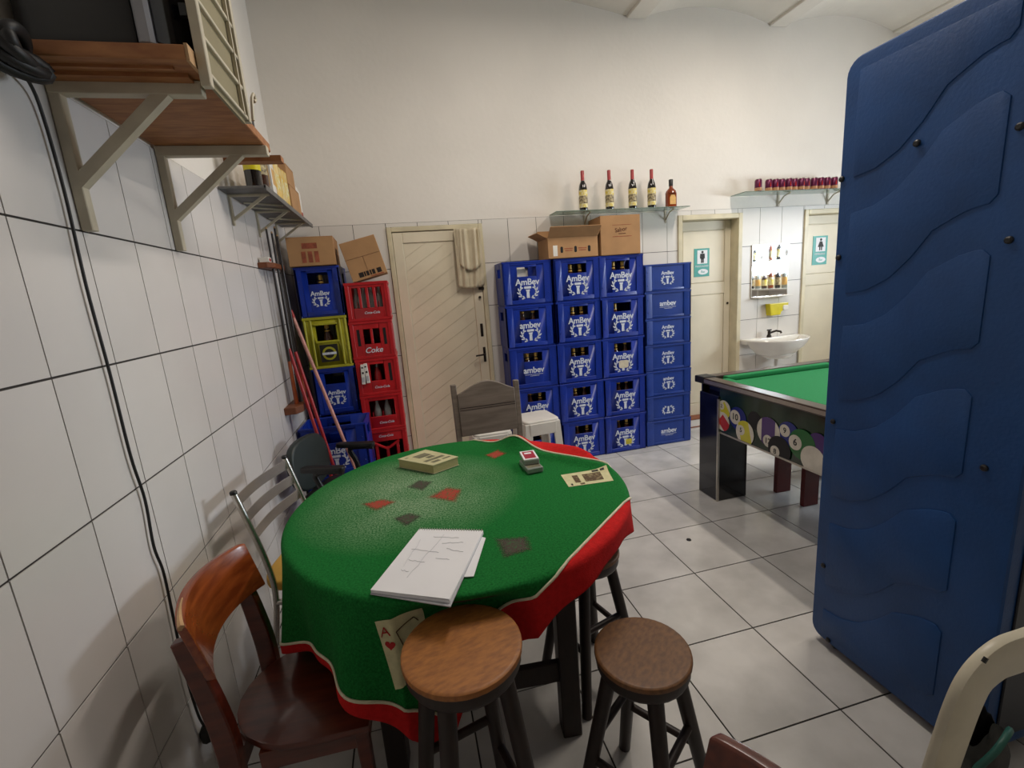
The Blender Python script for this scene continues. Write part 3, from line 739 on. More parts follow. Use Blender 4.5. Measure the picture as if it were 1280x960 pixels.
MB().box(0.01, 0.11, -0.1312, -0.13, 0.044, 0.052, mt).build('faded_print', M_cardink2, t)
# box A: open carton with a folded front flap
t = carton('cardboard_box', 'open cardboard box with hand slots on the middle blue stacks', (2.375, 4.075, 1.882), 0.03, 0.47, 0.27, 0.185, None)
MB().prism([(-0.136, 0.182), (-0.215, 0.258), (-0.219, 0.254), (-0.141, 0.178)], 'x', -0.235, 0.235).build('front_flap', M_card, t)
MB().prism([(0.130, 0.182), (0.128, 0.262), (0.134, 0.262), (0.136, 0.182)], 'x', -0.235, 0.235).build('rear_flap', M_card, t)
MB().prism([(-0.236, 0.18), (-0.325, 0.225), (-0.328, 0.219), (-0.236, 0.172)], 'y', -0.13, 0.13).build('side_flap', M_card, t)
MB().prism([(0.236, 0.18), (0.275, 0.245), (0.280, 0.243), (0.236, 0.172)], 'y', -0.13, 0.13).build('side_flap', M_card, t)
for x in (-0.11, 0.02, 0.15): MB().prism(rrect(x-0.012, x+0.012, 0.045, 0.098, 0.011), 'y', -0.1362, -0.1352).build('hand_slot_shade', M_dark, t)  # slot shade painted as dark plates on the uncut face
for x in (-0.045, 0.085):
    MB().box(x-0.04, x+0.04, -0.1358, -0.1352, 0.075, 0.083).build('faded_print', M_cardink2, t); MB().box(x-0.034, x+0.034, -0.1358, -0.1352, 0.058, 0.066).build('faded_print', M_cardink2, t)
MB().box(-0.19, -0.15, -0.1358, -0.1352, 0.02, 0.11).build('paper_label', M_plastic, t)
# box B
t = carton('cardboard_box', 'tall closed cardboard box on the third blue stack', (2.838, 4.085, 1.882), -0.05, 0.375, 0.30, 0.335, 'closed')
MB().box(-0.075, 0.105, -0.1512, -0.1502, 0.155, 0.160).build('printed_rule', M_cardink2, t)
MB().box(-0.075, 0.105, -0.1512, -0.1502, 0.255, 0.258).build('printed_rule', M_cardink2, t)
lettering('Sabor', 0.05, M_cardink, t, (0.005, -0.1508, 0.215), (PI/2, -0.12, 0), bold=0.01)
MB().box(-0.02, 0.05, -0.1512, -0.1502, 0.178, 0.184).build('faded_print', M_cardink, t)

# ------------------------------------------------------------------ wall shelves on the back wall
def glass_shelf(x0, x1, z, label, brackets):
    t = thing('glass_shelf', label, 'shelf', (x0, YB, z))
    MB().box(0, x1-x0, -0.21, -0.002, -0.008, 0).build('glass_pane', M_glass, t, bevel=0.002)
    for bx in brackets:
        MB().tube([(bx-x0, -0.004, -0.09), (bx-x0, -0.07, -0.03), (bx-x0, -0.15, -0.011)], 0.007, 8).build('bracket', M_brkt, t, smooth=50)
        MB().box(bx-x0-0.008, bx-x0+0.008, -0.006, -0.001, -0.12, -0.01).build('bracket_plate', M_brkt, t)
glass_shelf(2.27, 3.60, 2.292, 'glass wall shelf holding bottles above the blue crates', (2.62, 3.47))
glass_shelf(4.20, 5.75, 2.402, 'glass wall shelf holding cans above the mirror', (4.78, 5.4))
def wine_bottle(x, label, z=2.2925):
    t = thing('wine_bottle', label, 'bottle', (x, 4.125, z), 0, 'dark bottles on the glass shelf')
    MB().lathe([(0.036, 0), (0.038, 0.008), (0.038, 0.19), (0.032, 0.225), (0.018, 0.255), (0.0145, 0.27), (0.0145, 0.335)], 18).build('glass', M_wine, t, smooth=40)
    MB().lathe([(0.0175, 0.262), (0.0158, 0.27), (0.0158, 0.342), (0.014, 0.347)], 18).build('foil_cap', M_redcap, t, smooth=40)
    lb_ = MB().lathe([(0.0386, 0.03), (0.0386, 0.18)], 18).build('label', M_label, t, smooth=40, label='yellow paper label')
    MB().lathe([(0.0390, 0.065), (0.0390, 0.13)], 18).build('label_picture', M_label2, lb_, smooth=40)
for x, lb_ in ((2.568, 'dark bottle with red cap, leftmost on the glass shelf'), (2.826, 'dark bottle with red cap, second from left on glass shelf'), (3.058, 'dark bottle with red cap, third from left on glass shelf'), (3.254, 'dark bottle with red cap, next to the amber bottle')):
    wine_bottle(x, lb_)
t = thing('liquor_bottle', 'amber liquor bottle with black cap at the glass shelf end', 'bottle', (3.456, 4.125, 2.2925))
MB().prism(rrect(-0.052, 0.052, -0.028, 0.028, 0.02, 5), 'z', 0, 0.135).lathe([(0.05, 0.13), (0.046, 0.15), (0.018, 0.178), (0.016, 0.2)], 16).build('glass', M_amber, t, smooth=40)
MB().lathe([(0.019, 0.196), (0.020, 0.25), (0.017, 0.254)], 14).build('cap', M_black, t, smooth=40)
MB().prism([(-0.028, 0.03), (0.034, 0.03), (0.034, 0.09), (0.02, 0.115), (-0.014, 0.115), (-0.028, 0.09)], 'y', -0.0288, -0.0278).build('label', M_orange, t)
can_b = MB().lathe([(0.028, 0), (0.033, 0.008), (0.033, 0.108), (0.027, 0.12), (0.026, 0.122)], 16).mesh('can_body', smooth=40); can_b.materials.append(M_can)
can_l = MB().lathe([(0.0334, 0.014), (0.0334, 0.042)], 16).mesh('can_band', smooth=40); can_l.materials.append(M_canb)
can_t = MB().lathe([(0.027, 0.120), (0.0265, 0.125), (0.024, 0.123)], 16).mesh('can_top', smooth=40); can_t.materials.append(M_alu)
can_m = MB().prism([(-0.006, 0.05), (0.006, 0.05), (0.003, 0.09), (-0.003, 0.09)], 'y', -0.0342, -0.033).mesh('can_logo'); can_m.materials.append(M_redc)
cx = [4.415]+[4.555+0.0748*k for k in range(7)]+[5.085, 5.165, 5.245, 5.33]
for k, x in enumerate(cx):
    lb_ = 'purple drink can standing alone at the left end of the shelf' if k == 0 else 'purple drink can, number %s in the close row of cans' % (['one', 'two', 'three', 'four', 'five', 'six', 'seven', 'eight', 'nine', 'ten', 'eleven'][k-1])
    t = thing('drink_can', lb_, 'can', (x, 4.125+random.uniform(-0.012, 0.012), 2.4025), random.uniform(-0.4, 0.4), 'cans on the glass shelf')
    for nm, me_ in (('can_body', can_b), ('can_band', can_l), ('can_top', can_t), ('can_logo', can_m)): link(nm, me_, None, t)
# mirror, soap holder, sink
t = thing('wall_mirror', 'frameless mirror above the washbasin with small glass ledge', 'mirror', (4.695, YB, 1.36))
MB().box(-0.225, 0.225, -0.012, -0.001, 0.345, 0.545).build('upper_mirror_pane', M_mirror, t, bevel=0.003)
MB().box(-0.225, 0.225, -0.012, -0.001, 0.0, 0.340).build('lower_mirror_pane', M_mirror, t, bevel=0.003)
MB().box(-0.225, 0.225, -0.016, -0.001, 0.340, 0.345).build('joint_strip', M_alu, t)
for x in (-0.228, 0.225): MB().box(x, x+0.003, -0.014, -0.001, 0.0, 0.545).build('edge_strip', M_alu, t)
MB().box(-0.228, 0.228, -0.014, -0.001, 0.545, 0.548).build('edge_strip', M_alu, t)
MB().box(-0.20, 0.225, -0.09, -0.001, 0.0, 0.012).build('ledge', M_ceramic, t, bevel=0.004)
t = thing('soap_holder', 'yellow plastic soap holder on the tiles under the mirror', 'soap holder', (4.775, YB, 1.165))
MB().prism([(-0.10, 0.0), (0.02, 0.0), (0.03, 0.03), (0.06, 0.05), (0.11, 0.06), (0.12, 0.125), (-0.12, 0.125)], 'y', -0.07, -0.001).build('tray', M_soap, t, bevel=0.006, seg=2)
MB().prism(rrect(0.045, 0.115, 0.045, 0.10, 0.02), 'y', -0.078, -0.05).build('soap_bar', M_plastic, t, bevel=0.006)
t = thing('washbasin', 'white ceramic washbasin on the back wall under the mirror', 'sink', (4.70, YB, 0.74))
def basin(u, v):
    q = PI*u; # half ellipse from wall to wall
    prof = [(0.40, 0.0), (0.62, 0.03), (0.86, 0.10), (0.97, 0.16), (1.0, 0.185), (0.985, 0.195), (0.93, 0.192), (0.86, 0.165), (0.72, 0.11), (0.40, 0.075), (0.05, 0.07)]
    x_ = v*(len(prof)-1); i = min(int(x_), len(prof)-2); f = x_-i
    r = prof[i][0]*(1-f)+prof[i+1][0]*f; z = prof[i][1]*(1-f)+prof[i+1][1]*f
    return (-0.345*r*math.cos(q), -0.10-0.30*r*math.sin(q), z)
mb = MB().grid(basin, 36, 30)
mb.build('bowl', M_ceramic, t, smooth=70, fix=False)
MB().prism([(-0.343, -0.001), (0.343, -0.001), (0.343, -0.10), (0.30, -0.115), (0.14, -0.12), (-0.14, -0.12), (-0.30, -0.115), (-0.343, -0.10)], 'z', 0.14, 0.196).build('tap_ledge', M_ceramic, t, bevel=0.012, seg=2, smooth=50)
MB().lathe([(0.12, -0.02), (0.15, 0.0), (0.16, 0.03)], 20, (0, -0.14, 0)).build('drain_boss', M_ceramic, t, smooth=50)
MB().tube([(0, -0.14, -0.02), (0, -0.14, -0.14), (0, -0.10, -0.19), (0, -0.005, -0.19)], 0.02, 10).build('drain_pipe', M_plastic, t, smooth=50)
tp = MB().lathe([(0.026, 0.0), (0.022, 0.02), (0.016, 0.03), (0.016, 0.065)], 14, (-0.04, -0.07, 0.196)).build('tap', M_iron, t, smooth=50)
MB().tube([(-0.04, -0.07, 0.24), (0.02, -0.10, 0.262), (0.055, -0.125, 0.252), (0.06, -0.128, 0.235)], 0.011, 10).build('spout', M_iron, tp, smooth=50)
MB().tube([(-0.065, -0.07, 0.273), (-0.015, -0.07, 0.273)], 0.008, 8).cyl((-0.04, -0.07, 0.258), (-0.04, -0.07, 0.275), 0.008).build('tap_handle', M_iron, tp, smooth=50)

# ------------------------------------------------------------------ left wall shelves
# wooden shelf on welded brackets
t = thing('wooden_wall_shelf', 'brown wooden shelf on two cream metal brackets, high on the left wall', 'shelf', (0, 0, 0))
MB().box(0.004, 0.392, 1.475, 2.27, 2.29, 2.325).build('shelf_board', M_shelfw, t, bevel=0.003)
MB().box(0.004, 0.34, 1.515, 1.525, 2.283, 2.29).build('edge_batten', M_shelfw, t)
MB().box(0.03, 0.36, 1.555, 1.592, 2.280, 2.29).build('edge_batten', M_shelfw, t)
MB().box(0.20, 0.425, 2.285, 2.34, 2.262, 2.285).build('end_batten', M_shelfw, t)
MB().box(0.388, 0.396, 1.475, 1.61, 2.286, 2.328).build('pale_edge', M_woodend, t)
for y, L in ((1.61, 0.375), (2.18, 0.40)):
    b_ = MB().box(0.002, 0.03, y-0.015, y+0.015, 1.90, 2.29).build('bracket_upright', M_brkt, t, bevel=0.002)
    MB().box(0.002, L, y-0.017, y+0.017, 2.252, 2.289).build('bracket_arm', M_brkt, b_, bevel=0.002)
    dv = Vector((L*0.72-0.02, 0, 0.232)); Lg = dv.length; dv.normalize()
    MB().tube([(0.012, y, 2.02), (L*0.74, y, 2.262)], 0.022, 4, up=(0, 1, 0)).build('bracket_strut', M_brkt, b_)
MB().tube(smooth_path([(0.40, 2.02, 2.33), (0.405, 2.03, 2.40), (0.408, 2.045, 2.425), (0.408, 2.065, 2.435), (0.408, 2.075, 2.42), (0.406, 2.06, 2.408)], 4), 0.006, 6).build('hook', M_brkt, t)
# television
t = thing('television', 'old black television on the wooden wall shelf', 'television', (0, 0, 2.325))
MB().prism([(0.012, 1.52), (0.05, 1.482), (0.285, 1.482), (0.285, 1.80), (0.012, 1.80)], 'z', 0.0, 0.40).build('case', M_black, t, bevel=0.015, seg=2, smooth=40)
MB().prism([(0.285, 1.480), (0.318, 1.484), (0.322, 1.50), (0.322, 1.80), (0.285, 1.80)], 'z', 0.0, 0.405).build('silver_bezel', M_silver, t, bevel=0.006)
pts = [(0.322, 1.49)] + [(0.322+0.062*math.sin(PI*k/10)**0.7, 1.49+0.30*k/10) for k in range(1, 10)] + [(0.322, 1.79)]
MB().prism(pts, 'z', 0.006, 0.39).build('bulging_screen', M_screen, t, bevel=0.006, smooth=40)
MB().box(0.372, 0.388, 1.545, 1.56, 0.10, 0.13).build('control_knob', M_black, t)
# slatted metal cage hung on the shelf edge
t = thing('slatted_cage', 'cream metal cage with flat slats in front of the television', 'cage', (0, 0, 2.245))
MB().box(0.402, 0.410, 1.54, 1.86, 0.02, 0.58).build('back_panel', M_olive, t)
for y in (1.528, 1.88): MB().box(0.398, 0.424, y-0.012, y+0.012, 0.0 if y < 1.6 else 0.03, 0.60).build('cage_post', M_brkt, t, bevel=0.002)
MB().box(0.412, 0.422, 1.825, 1.835, 0.04, 0.60).build('cage_rod', M_brkt, t)
for k in range(6): MB().box(0.404, 0.420, 1.53, 1.88, 0.035+k*0.092, 0.047+k*0.092).build('slat', M_brkt, t, bevel=0.002)
# black bundle at the shelf's near end with the cable falling from it
t = thing('cable_bundle', 'black bundled cable hanging beside the wooden wall shelf', 'cable bundle', (0.03, 1.42, 2.275))
for k in range(5):
    pts = [(0.028+0.03*math.cos(q+k)*0.9, -0.01+0.055*math.cos(q), 0.010*k-0.03+0.022*math.sin(q)) for q in [i*2*PI/14 for i in range(15)]]
    MB().tube(pts, 0.015, 8).build('cable_loop', M_cable, t, smooth=60)
cpts = [(0.03, 1.47, 2.25), (0.014, 1.53, 2.2), (0.012, 1.545, 2.0), (0.012, 1.535, 1.75), (0.012, 1.54, 1.5), (0.012, 1.538, 1.25), (0.012, 1.553, 1.1), (0.012, 1.538, 0.95), (0.012, 1.553, 0.85), (0.012, 1.545, 0.7), (0.014, 1.53, 0.5), (0.016, 1.535, 0.33), (0.02, 1.548, 0.25)]
t = thing('hanging_cable', 'thin black power cable hanging down the tiled left wall', 'cable', (0, 0, 0))
MB().tube(smooth_path(cpts, 6), 0.0042, 8).build('cord', M_cable, t, smooth=60)
MB().tube([(0.02, 1.547, 0.26), (0.021, 1.549, 0.235), (0.022, 1.551, 0.20)], [0.009, 0.022, 0.020], 8).build('plug', M_cable, t, smooth=60)
MB().cyl((0.022, 1.56, 0.225), (0.024, 1.59, 0.228), 0.005, n=6).build('plug_pin', M_chrome, t)
# metal shelf with goods
t = thing('metal_wall_shelf', 'grey perforated metal shelf under the goods, left wall corner', 'shelf', (0, 0, 2.27))
MB().box(0.004, 0.232, 2.80, 4.16, 0, 0.012).build('shelf_plate', M_mshelf, t)
MB().box(0.224, 0.234, 2.80, 4.16, -0.012, 0.016).build('front_lip', M_mshelf, t)
for y in (2.95, 3.45, 3.95):
    b_ = MB().box(0.002, 0.012, y-0.012, y+0.012, -0.16, 0).build('bracket', M_brkt, t)
    MB().tube([(0.008, y, -0.13), (0.19, y, -0.006)], 0.010, 4, up=(0, 1, 0)).build('bracket_strut', M_brkt, b_)
    MB().box(0.01, 0.21, y-0.01, y+0.01, -0.01, 0).build('bracket_arm', M_brkt, b_)
for y in (3.15, 3.3, 3.7): MB().tube([(0.02, y, -0.004), (0.21, y+0.12, -0.004)], 0.006, 4).build('wire_brace', M_brkt, t)
zs = 2.2825
def tall_bottle(y, x, label, m, lm, h=0.34):
    t = thing('liquor_bottle', label, 'bottle', (x, y, zs), 0, 'goods on the metal shelf')
    MB().lathe([(0.04, 0), (0.042, 0.01), (0.042, 0.62*h), (0.034, 0.7*h), (0.016, 0.8*h), (0.015, h)], 16).build('glass', m, t, smooth=40)
    MB().lathe([(0.0428, 0.24*h), (0.0428, 0.46*h)], 16).build('label', lm, t, smooth=40)
    MB().lathe([(0.017, 0.92*h), (0.017, 1.02*h)], 12).build('cap', M_black, t, smooth=40)
tall_bottle(2.87, 0.165, 'black bottle with yellow label at the near shelf end', M_wine, M_soap, 0.36)
tall_bottle(2.97, 0.175, 'brown bottle just behind the yellow-labelled one', M_brownglass, M_label2, 0.36)
for k, y in enumerate((3.08, 3.20, 3.31, 3.42)):
    t = thing('yellow_carton', 'yellow printed packet on the metal shelf, %s from the bottles' % ['first', 'second', 'third', 'fourth'][k], 'packet', (0.17, y, zs), 0.05*(-1)**k, 'goods on the metal shelf')
    MB().box(-0.045, 0.05, -0.045, 0.045, 0, 0.21+0.012*(k % 2)).build('packet_body', M_pack if k else M_plastic, t, bevel=0.004)
    MB().box(0.05, 0.0508, -0.035, 0.035, 0.06, 0.15).build('printed_field', M_orange if k == 0 else M_label, t)
    MB().box(-0.03, 0.035, -0.0458, -0.045, 0.05, 0.16).build('printed_field', M_label if k else M_orange, t)
for k, (y0, y1, z0, z1, x0, x1) in enumerate(((3.50, 3.80, 0, 0.165, 0.05, 0.225), (3.53, 3.76, 0.166, 0.30, 0.06, 0.215))):
    t = thing('cardboard_box', ['lower cardboard box on the metal wall shelf', 'smaller cardboard box stacked on top, metal wall shelf'][k], 'box', ((x0+x1)/2, (y0+y1)/2, zs+z0))
    hx, hy = (x1-x0)/2, (y1-y0)/2
    MB().box(-hx, hx, -hy, hy, 0, z1-z0-0.004).build('box_body', M_card, t, bevel=0.003)
    MB().box(-hx, hx, -hy, -0.002, z1-z0-0.004, z1-z0).build('lid_flap', M_card, t); MB().box(-hx, hx, 0.002, hy, z1-z0-0.004, z1-z0).build('lid_flap', M_card, t)
t = thing('white_jug', 'white plastic jug with red base band at the shelf corner', 'jug', (0.15, 3.94, zs))
MB().lathe([(0.055, 0), (0.06, 0.01), (0.06, 0.19), (0.045, 0.235), (0.02, 0.26), (0.02, 0.285)], 16).build('jug_body', M_plastic, t, smooth=40)
MB().lathe([(0.0608, 0.015), (0.0608, 0.055)], 16).build('red_band', M_redcap, t, smooth=40)
MB().lathe([(0.023, 0.28), (0.023, 0.31)], 12).build('jug_cap', M_plastic, t, smooth=40)
MB().tube([(0.03, -0.045, 0.23), (0.05, -0.075, 0.19), (0.045, -0.07, 0.12), (0.035, -0.05, 0.10)], 0.009, 8).build('jug_handle', M_plastic, t, smooth=60)
# cue rack and cues
t = thing('cue_rack', 'wooden cue rack of two rails on the left wall', 'cue rack', (0, 0, 0))
MB().prism([(0.001, 3.28), (0.06, 3.28), (0.085, 3.34), (0.085, 3.62), (0.001, 3.62)], 'z', 1.90, 1.935).build('upper_rail', M_cuerail, t, bevel=0.004)
MB().prism([(0.001, 3.28), (0.075, 3.28), (0.11, 3.34), (0.11, 3.62), (0.001, 3.62)], 'z', 0.93, 0.98).build('lower_rail', M_cuerail, t, bevel=0.004)
for k, (y, x, h) in enumerate(((3.40, 0.06, 1.17), (3.46, 0.075, 1.15), (3.53, 0.09, 1.14), (3.585, 0.07, 1.20))):
    t = thing('pool_cue', 'dark pool cue standing in the wall rack, %s from the camera' % ['first', 'second', 'third', 'fourth'][k], 'cue', (x, y, 0.981), 0, 'cues in the wall rack')
    MB().cyl((0, 0, 0), (0, 0, 0.30), 0.015, 0.012, 10).build('butt', M_cuebutt if k in (0, 2) else M_cue, t, smooth=50)
    MB().cyl((0, 0, 0.30), (0, 0, h), 0.012, 0.0065, 10).build('shaft', M_cue, t, smooth=50)
    MB().cyl((0, 0, h), (0, 0, h+0.012), 0.0065, 0.005, 10).build('tip', M_woodend, t)
t = thing('chalk_box', 'small white and red chalk box on the cue rack rail', 'chalk box', (0.035, 3.335, 1.9355))
MB().box(-0.026, 0.032, -0.03, 0.03, 0, 0.032).build('box_body', M_plastic, t, bevel=0.002)
MB().box(0.032, 0.0326, -0.025, 0.02, 0.006, 0.024).build('printed_label', M_redcap, t)
# broom handles
def stick(name, label, p0, p1, r, m, headm, grip=None, cat='broom'):
    t = thing(name, label, cat, p1)
    d = Vector(p0)-Vector(p1)
    MB().cyl((0, 0, 0), d, r, r*0.95, 10).build('handle', m, t, smooth=50)
    if grip: MB().cyl(d*0.965, d*1.0, r*1.12, r*1.05, 10).build('hang_grip', grip, t, smooth=50)
    MB().box(-0.018, 0.018, -0.10, 0.07, -0.02, 0.03).build('head', headm, t, bevel=0.006)
    MB().box(-0.022, 0.022, -0.10, 0.07, -0.09, -0.02).build('bristles', M_cue, t, bevel=0.006)
pt = at(363, 388, 'y', 3.55); pb = at(440, 575, 'y', 3.39); dd = (pb-pt); e = pt+dd*((0.09-pt.z)/dd.z)
stick('broom', 'broom with faded pink handle leaning against the blue crates', pt, e, 0.0125, M_pink, M_redh, M_redh)
for k, (q0, q1) in enumerate((((361, 436), (403, 562)), ((369, 440), (408, 556)))):
    pt = at(*q0, 'y', 3.41+0.02*k); pb = at(*q1, 'y', 3.35+0.02*k); dd = pb-pt; e = pt+dd*((0.09-pt.z)/dd.z)
    stick('broom', 'broom with dark red handle beside the wall, %s one' % ('left' if k == 0 else 'right'), pt, e, 0.0125, M_redh, M_redh if k else M_offback, None)

# ------------------------------------------------------------------ tall blue cabinet
CX = 2.48
t = thing('blue_cabinet', 'tall blue moulded plastic cabinet with wavy raised panels, right foreground', 'cabinet', (0, 0, 0))
out = rrect(0.845, 1.478, 0.035, 2.345, 0.055, 5)
mb = MB().prism(out, 'x', CX, CX+0.40)
mb.build('shell', M_cab, t, bevel=0.014, seg=3, smooth=35)
MB().box(CX+0.05, CX+0.395, 0.838, 0.846, 0.12, 2.26).build('dark_end_panel', M_cabdark, t, bevel=0.003)
for y in (0.93, 1.39):
    for x in (CX+0.06, CX+0.34): MB().cyl((x, y, 0), (x, y, 0.04), 0.025, n=10).build('foot', M_black, t)
wave = [(0.985, 1.0), (1.03, 0.985), (1.066, 0.94), (1.142, 0.78), (1.20, 0.46), (1.266, 0.20), (1.34, 0.05), (1.42, 0.0)]
def wv(y):
    y = min(max(y, 0.985), 1.42)
    for (a_, b_), (c_, d_) in zip(wave, wave[1:]):
        if a_ <= y <= c_: return b_+(d_-b_)*(y-a_)/(c_-a_)
    return 0
ys = [0.985+(1.42-0.985)*k/22 for k in range(23)]
for k in range(6):
    z0 = 1.824+0.41-0.41*k
    top = [(y, min(z0+0.245*wv(y), 2.30)) for y in ys]; bot = [(y+0.0, max(z0-0.287+0.245*wv(y), 0.07)) for y in ys]
    if k == 0: top = [(y, 2.295) for y in ys]
    # round the right-hand corners
    poly = top[1:] + [(1.425, (top[-1][1]+bot[-1][1])/2)] + bot[::-1][:-1] + [(0.987, bot[0][1]+0.02), (0.986, top[0][1]-0.02)]
    MB().prism(poly, 'x', CX-0.0035, CX+0.001).build('raised_panel', M_cab, t, bevel=0.003, seg=2, smooth=40)
for (px, py) in ((1147, 179), (1275, 158), (1052, 224), (1261, 300), (1230, 585), (1048, 322), (1041, 527), (1029, 707), (1035, 800)):
    p = at(px, py, 'x', CX-0.002)
    MB().lathe([(0.011, 0), (0.010, 0.006), (0.006, 0.009)], 10).build('bolt', M_black, t).matrix_basis = Matrix.Translation((CX-0.003 if (px, py) == (1147, 179) else CX+0.001, p.y, p.z)) @ Matrix.Rotation(-PI/2, 4, 'Y')

# ------------------------------------------------------------------ pool table
t = thing('pool_table', 'black pool table with green cloth and printed billiard balls', 'pool table', (0, 0, 0))
PX0, PX1, PY0, PY1 = 2.945, 4.22, 1.0, 3.0
for x in (PX0, PX1-0.25):
    for y in (PY0+0.03, 2.735):
        lg = MB().box(x, x+0.25, y, y+0.215, 0, 0.80).build('leg', M_poolblk, t, bevel=0.004)
        MB().box(x-0.002, x+0.012, y-0.003, y+0.012, 0.0, 0.78).build('corner_trim', M_alu, lg)
for x in (PX0+0.012, PX1-0.032): MB().box(x, x+0.02, PY0+0.04, 2.74, 0.535, 0.86).build('side_panel', M_poolblk, t)
MB().box(PX0+0.02, PX1-0.02, 2.94, 2.955, 0.535, 0.86).build('end_panel', M_poolblk, t)
MB().box(PX0+0.010, PX0+0.016, PY0+0.04, 2.74, 0.529, 0.541).build('panel_trim', M_alu, t)
MB().box(PX0+0.05, PX1-0.05, PY0+0.05, PY1-0.06, 0.80, 0.862).build('bed', M_poolblk, t)
MB().box(PX0+0.14, PX1-0.14, PY0+0.14, PY1-0.14, 0.862, 0.868).build('bed_cloth', M_felt, t)
rw = 0.085
for (x0, x1, y0, y1) in ((PX0, PX0+rw, PY0, PY1), (PX1-rw, PX1, PY0, PY1), (PX0+rw, PX1-rw, PY1-rw, PY1), (PX0+rw, PX1-rw, PY0, PY0+rw)):
    MB().box(x0, x1, y0, y1, 0.862, 0.905).build('rail', M_railc, t, bevel=0.006, seg=2)
for (x0, x1, y0, y1) in ((PX0+rw, PX0+rw+0.06, PY0+0.17, PY1-0.17), (PX1-rw-0.06, PX1-rw, PY0+0.17, PY1-0.17), (PX0+0.17, PX1-0.17, PY1-rw-0.06, PY1-rw)):
    MB().box(x0, x1, y0, y1, 0.868, 0.902).build('cushion', M_felt, t, bevel=0.01, seg=2)
MB().box(PX0-0.003, PX0, PY0, PY1-0.02, 0.872, 0.896).build('rail_trim', M_alu, t)
MB().box(PX0-0.006, PX0+0.10, PY1-0.105, PY1+0.006, 0.86, 0.912).build('corner_cap', M_black, t, bevel=0.01, seg=2)
xf = PX0+0.0118
MB().box(xf-0.001, xf, 1.3, 2.735, 0.545, 0.858).build('printed_backdrop', M_ballg, t)
def ball(y, z, r, m, stripe=None, num=None, lvl=0, nr=0.42):
    x = xf-0.0015-0.0012*lvl
    cl = lambda pts: clip(clip(pts, lambda p: p[1]-0.546), lambda p: 2.733-p[0])
    po = cl(arc(y, z, r, 0, 2*PI, 26)[:-1])
    b_ = MB().prism(po, 'x', x-0.0008, x).build('printed_ball', M_ballw if stripe else m, t)
    if stripe:
        po = cl([(y+r*math.cos(q), z+r*math.sin(q)) for q in [-0.62+1.24*k/8 for k in range(9)]] + [(y-r*math.cos(q), z+r*math.sin(q)) for q in [0.62-1.24*k/8 for k in range(9)]])
        ca, sa = math.cos(stripe), math.sin(stripe)
        po = [(y+(p[0]-y)*ca-(p[1]-z)*sa, z+(p[0]-y)*sa+(p[1]-z)*ca) for p in po]; po = cl(po)
        MB().prism(po, 'x', x-0.0012, x-0.0008).build('printed_stripe', m, b_)
    if num is not None:
        MB().prism(cl(arc(y+num[1], z+num[2], r*nr, 0, 2*PI, 20)[:-1]), 'x', x-0.0016, x-0.0012).build('number_disc', M_ballw, b_)
        lettering(num[0], r*nr*1.25, M_ink, b_, (x-0.0018, y+num[1], z+num[2]), (PI/2, 0, -PI/2), name='ball_number', bold=0.02)
ball(2.69, 0.715, 0.065, M_yelc, stripe=0.9, num=('2', 0.025, 0.02), lvl=0)
ball(2.70, 0.625, 0.068, M_redc, stripe=0.7, lvl=1)
ball(2.55, 0.685, 0.080, M_bluec, num=('10', 0.025, 0.005), lvl=2, nr=0.62)
ball(2.40, 0.71, 0.06, M_ink, lvl=0)
ball(2.48, 0.605, 0.082, M_yelc, stripe=1.3, num=('5', 0.035, 0.01), lvl=3)
ball(2.28, 0.672, 0.092, M_purplec, stripe=1.57, num=('12', 0.0, -0.06), lvl=4)
ball(2.13, 0.70, 0.075, M_bluec, num=('9', 0.025, 0.015), lvl=3, nr=0.5)
ball(2.19, 0.585, 0.085, M_ink, num=('8', 0.03, -0.02), lvl=5)
ball(2.03, 0.668, 0.090, M_grnc, num=('6', 0.045, 0.0), lvl=6, nr=0.5)
ball(1.93, 0.70, 0.065, M_purplec, lvl=5)
ball(1.955, 0.605, 0.078, M_ballw, num=None, lvl=7)
ball(1.83, 0.585, 0.080, M_redc, stripe=1.2, num=('3', 0.03, -0.02), lvl=8)
# bench under the pool table
t = thing('wooden_bench', 'maroon wooden bench under the pool table', 'bench', (0, 0, 0))
for y in (2.46, 2.70): MB().box(3.42, 3.545, y-0.015, y+0.02, 0, 0.40).build('leg', M_maroon, t, bevel=0.003)
MB().box(3.38, 3.59, 1.6, 2.78, 0.40, 0.43).build('seat', M_maroon, t, bevel=0.003)
for y in (1.68,): MB().box(3.42, 3.545, y-0.015, y+0.02, 0, 0.40).build('leg', M_maroon, t, bevel=0.003)

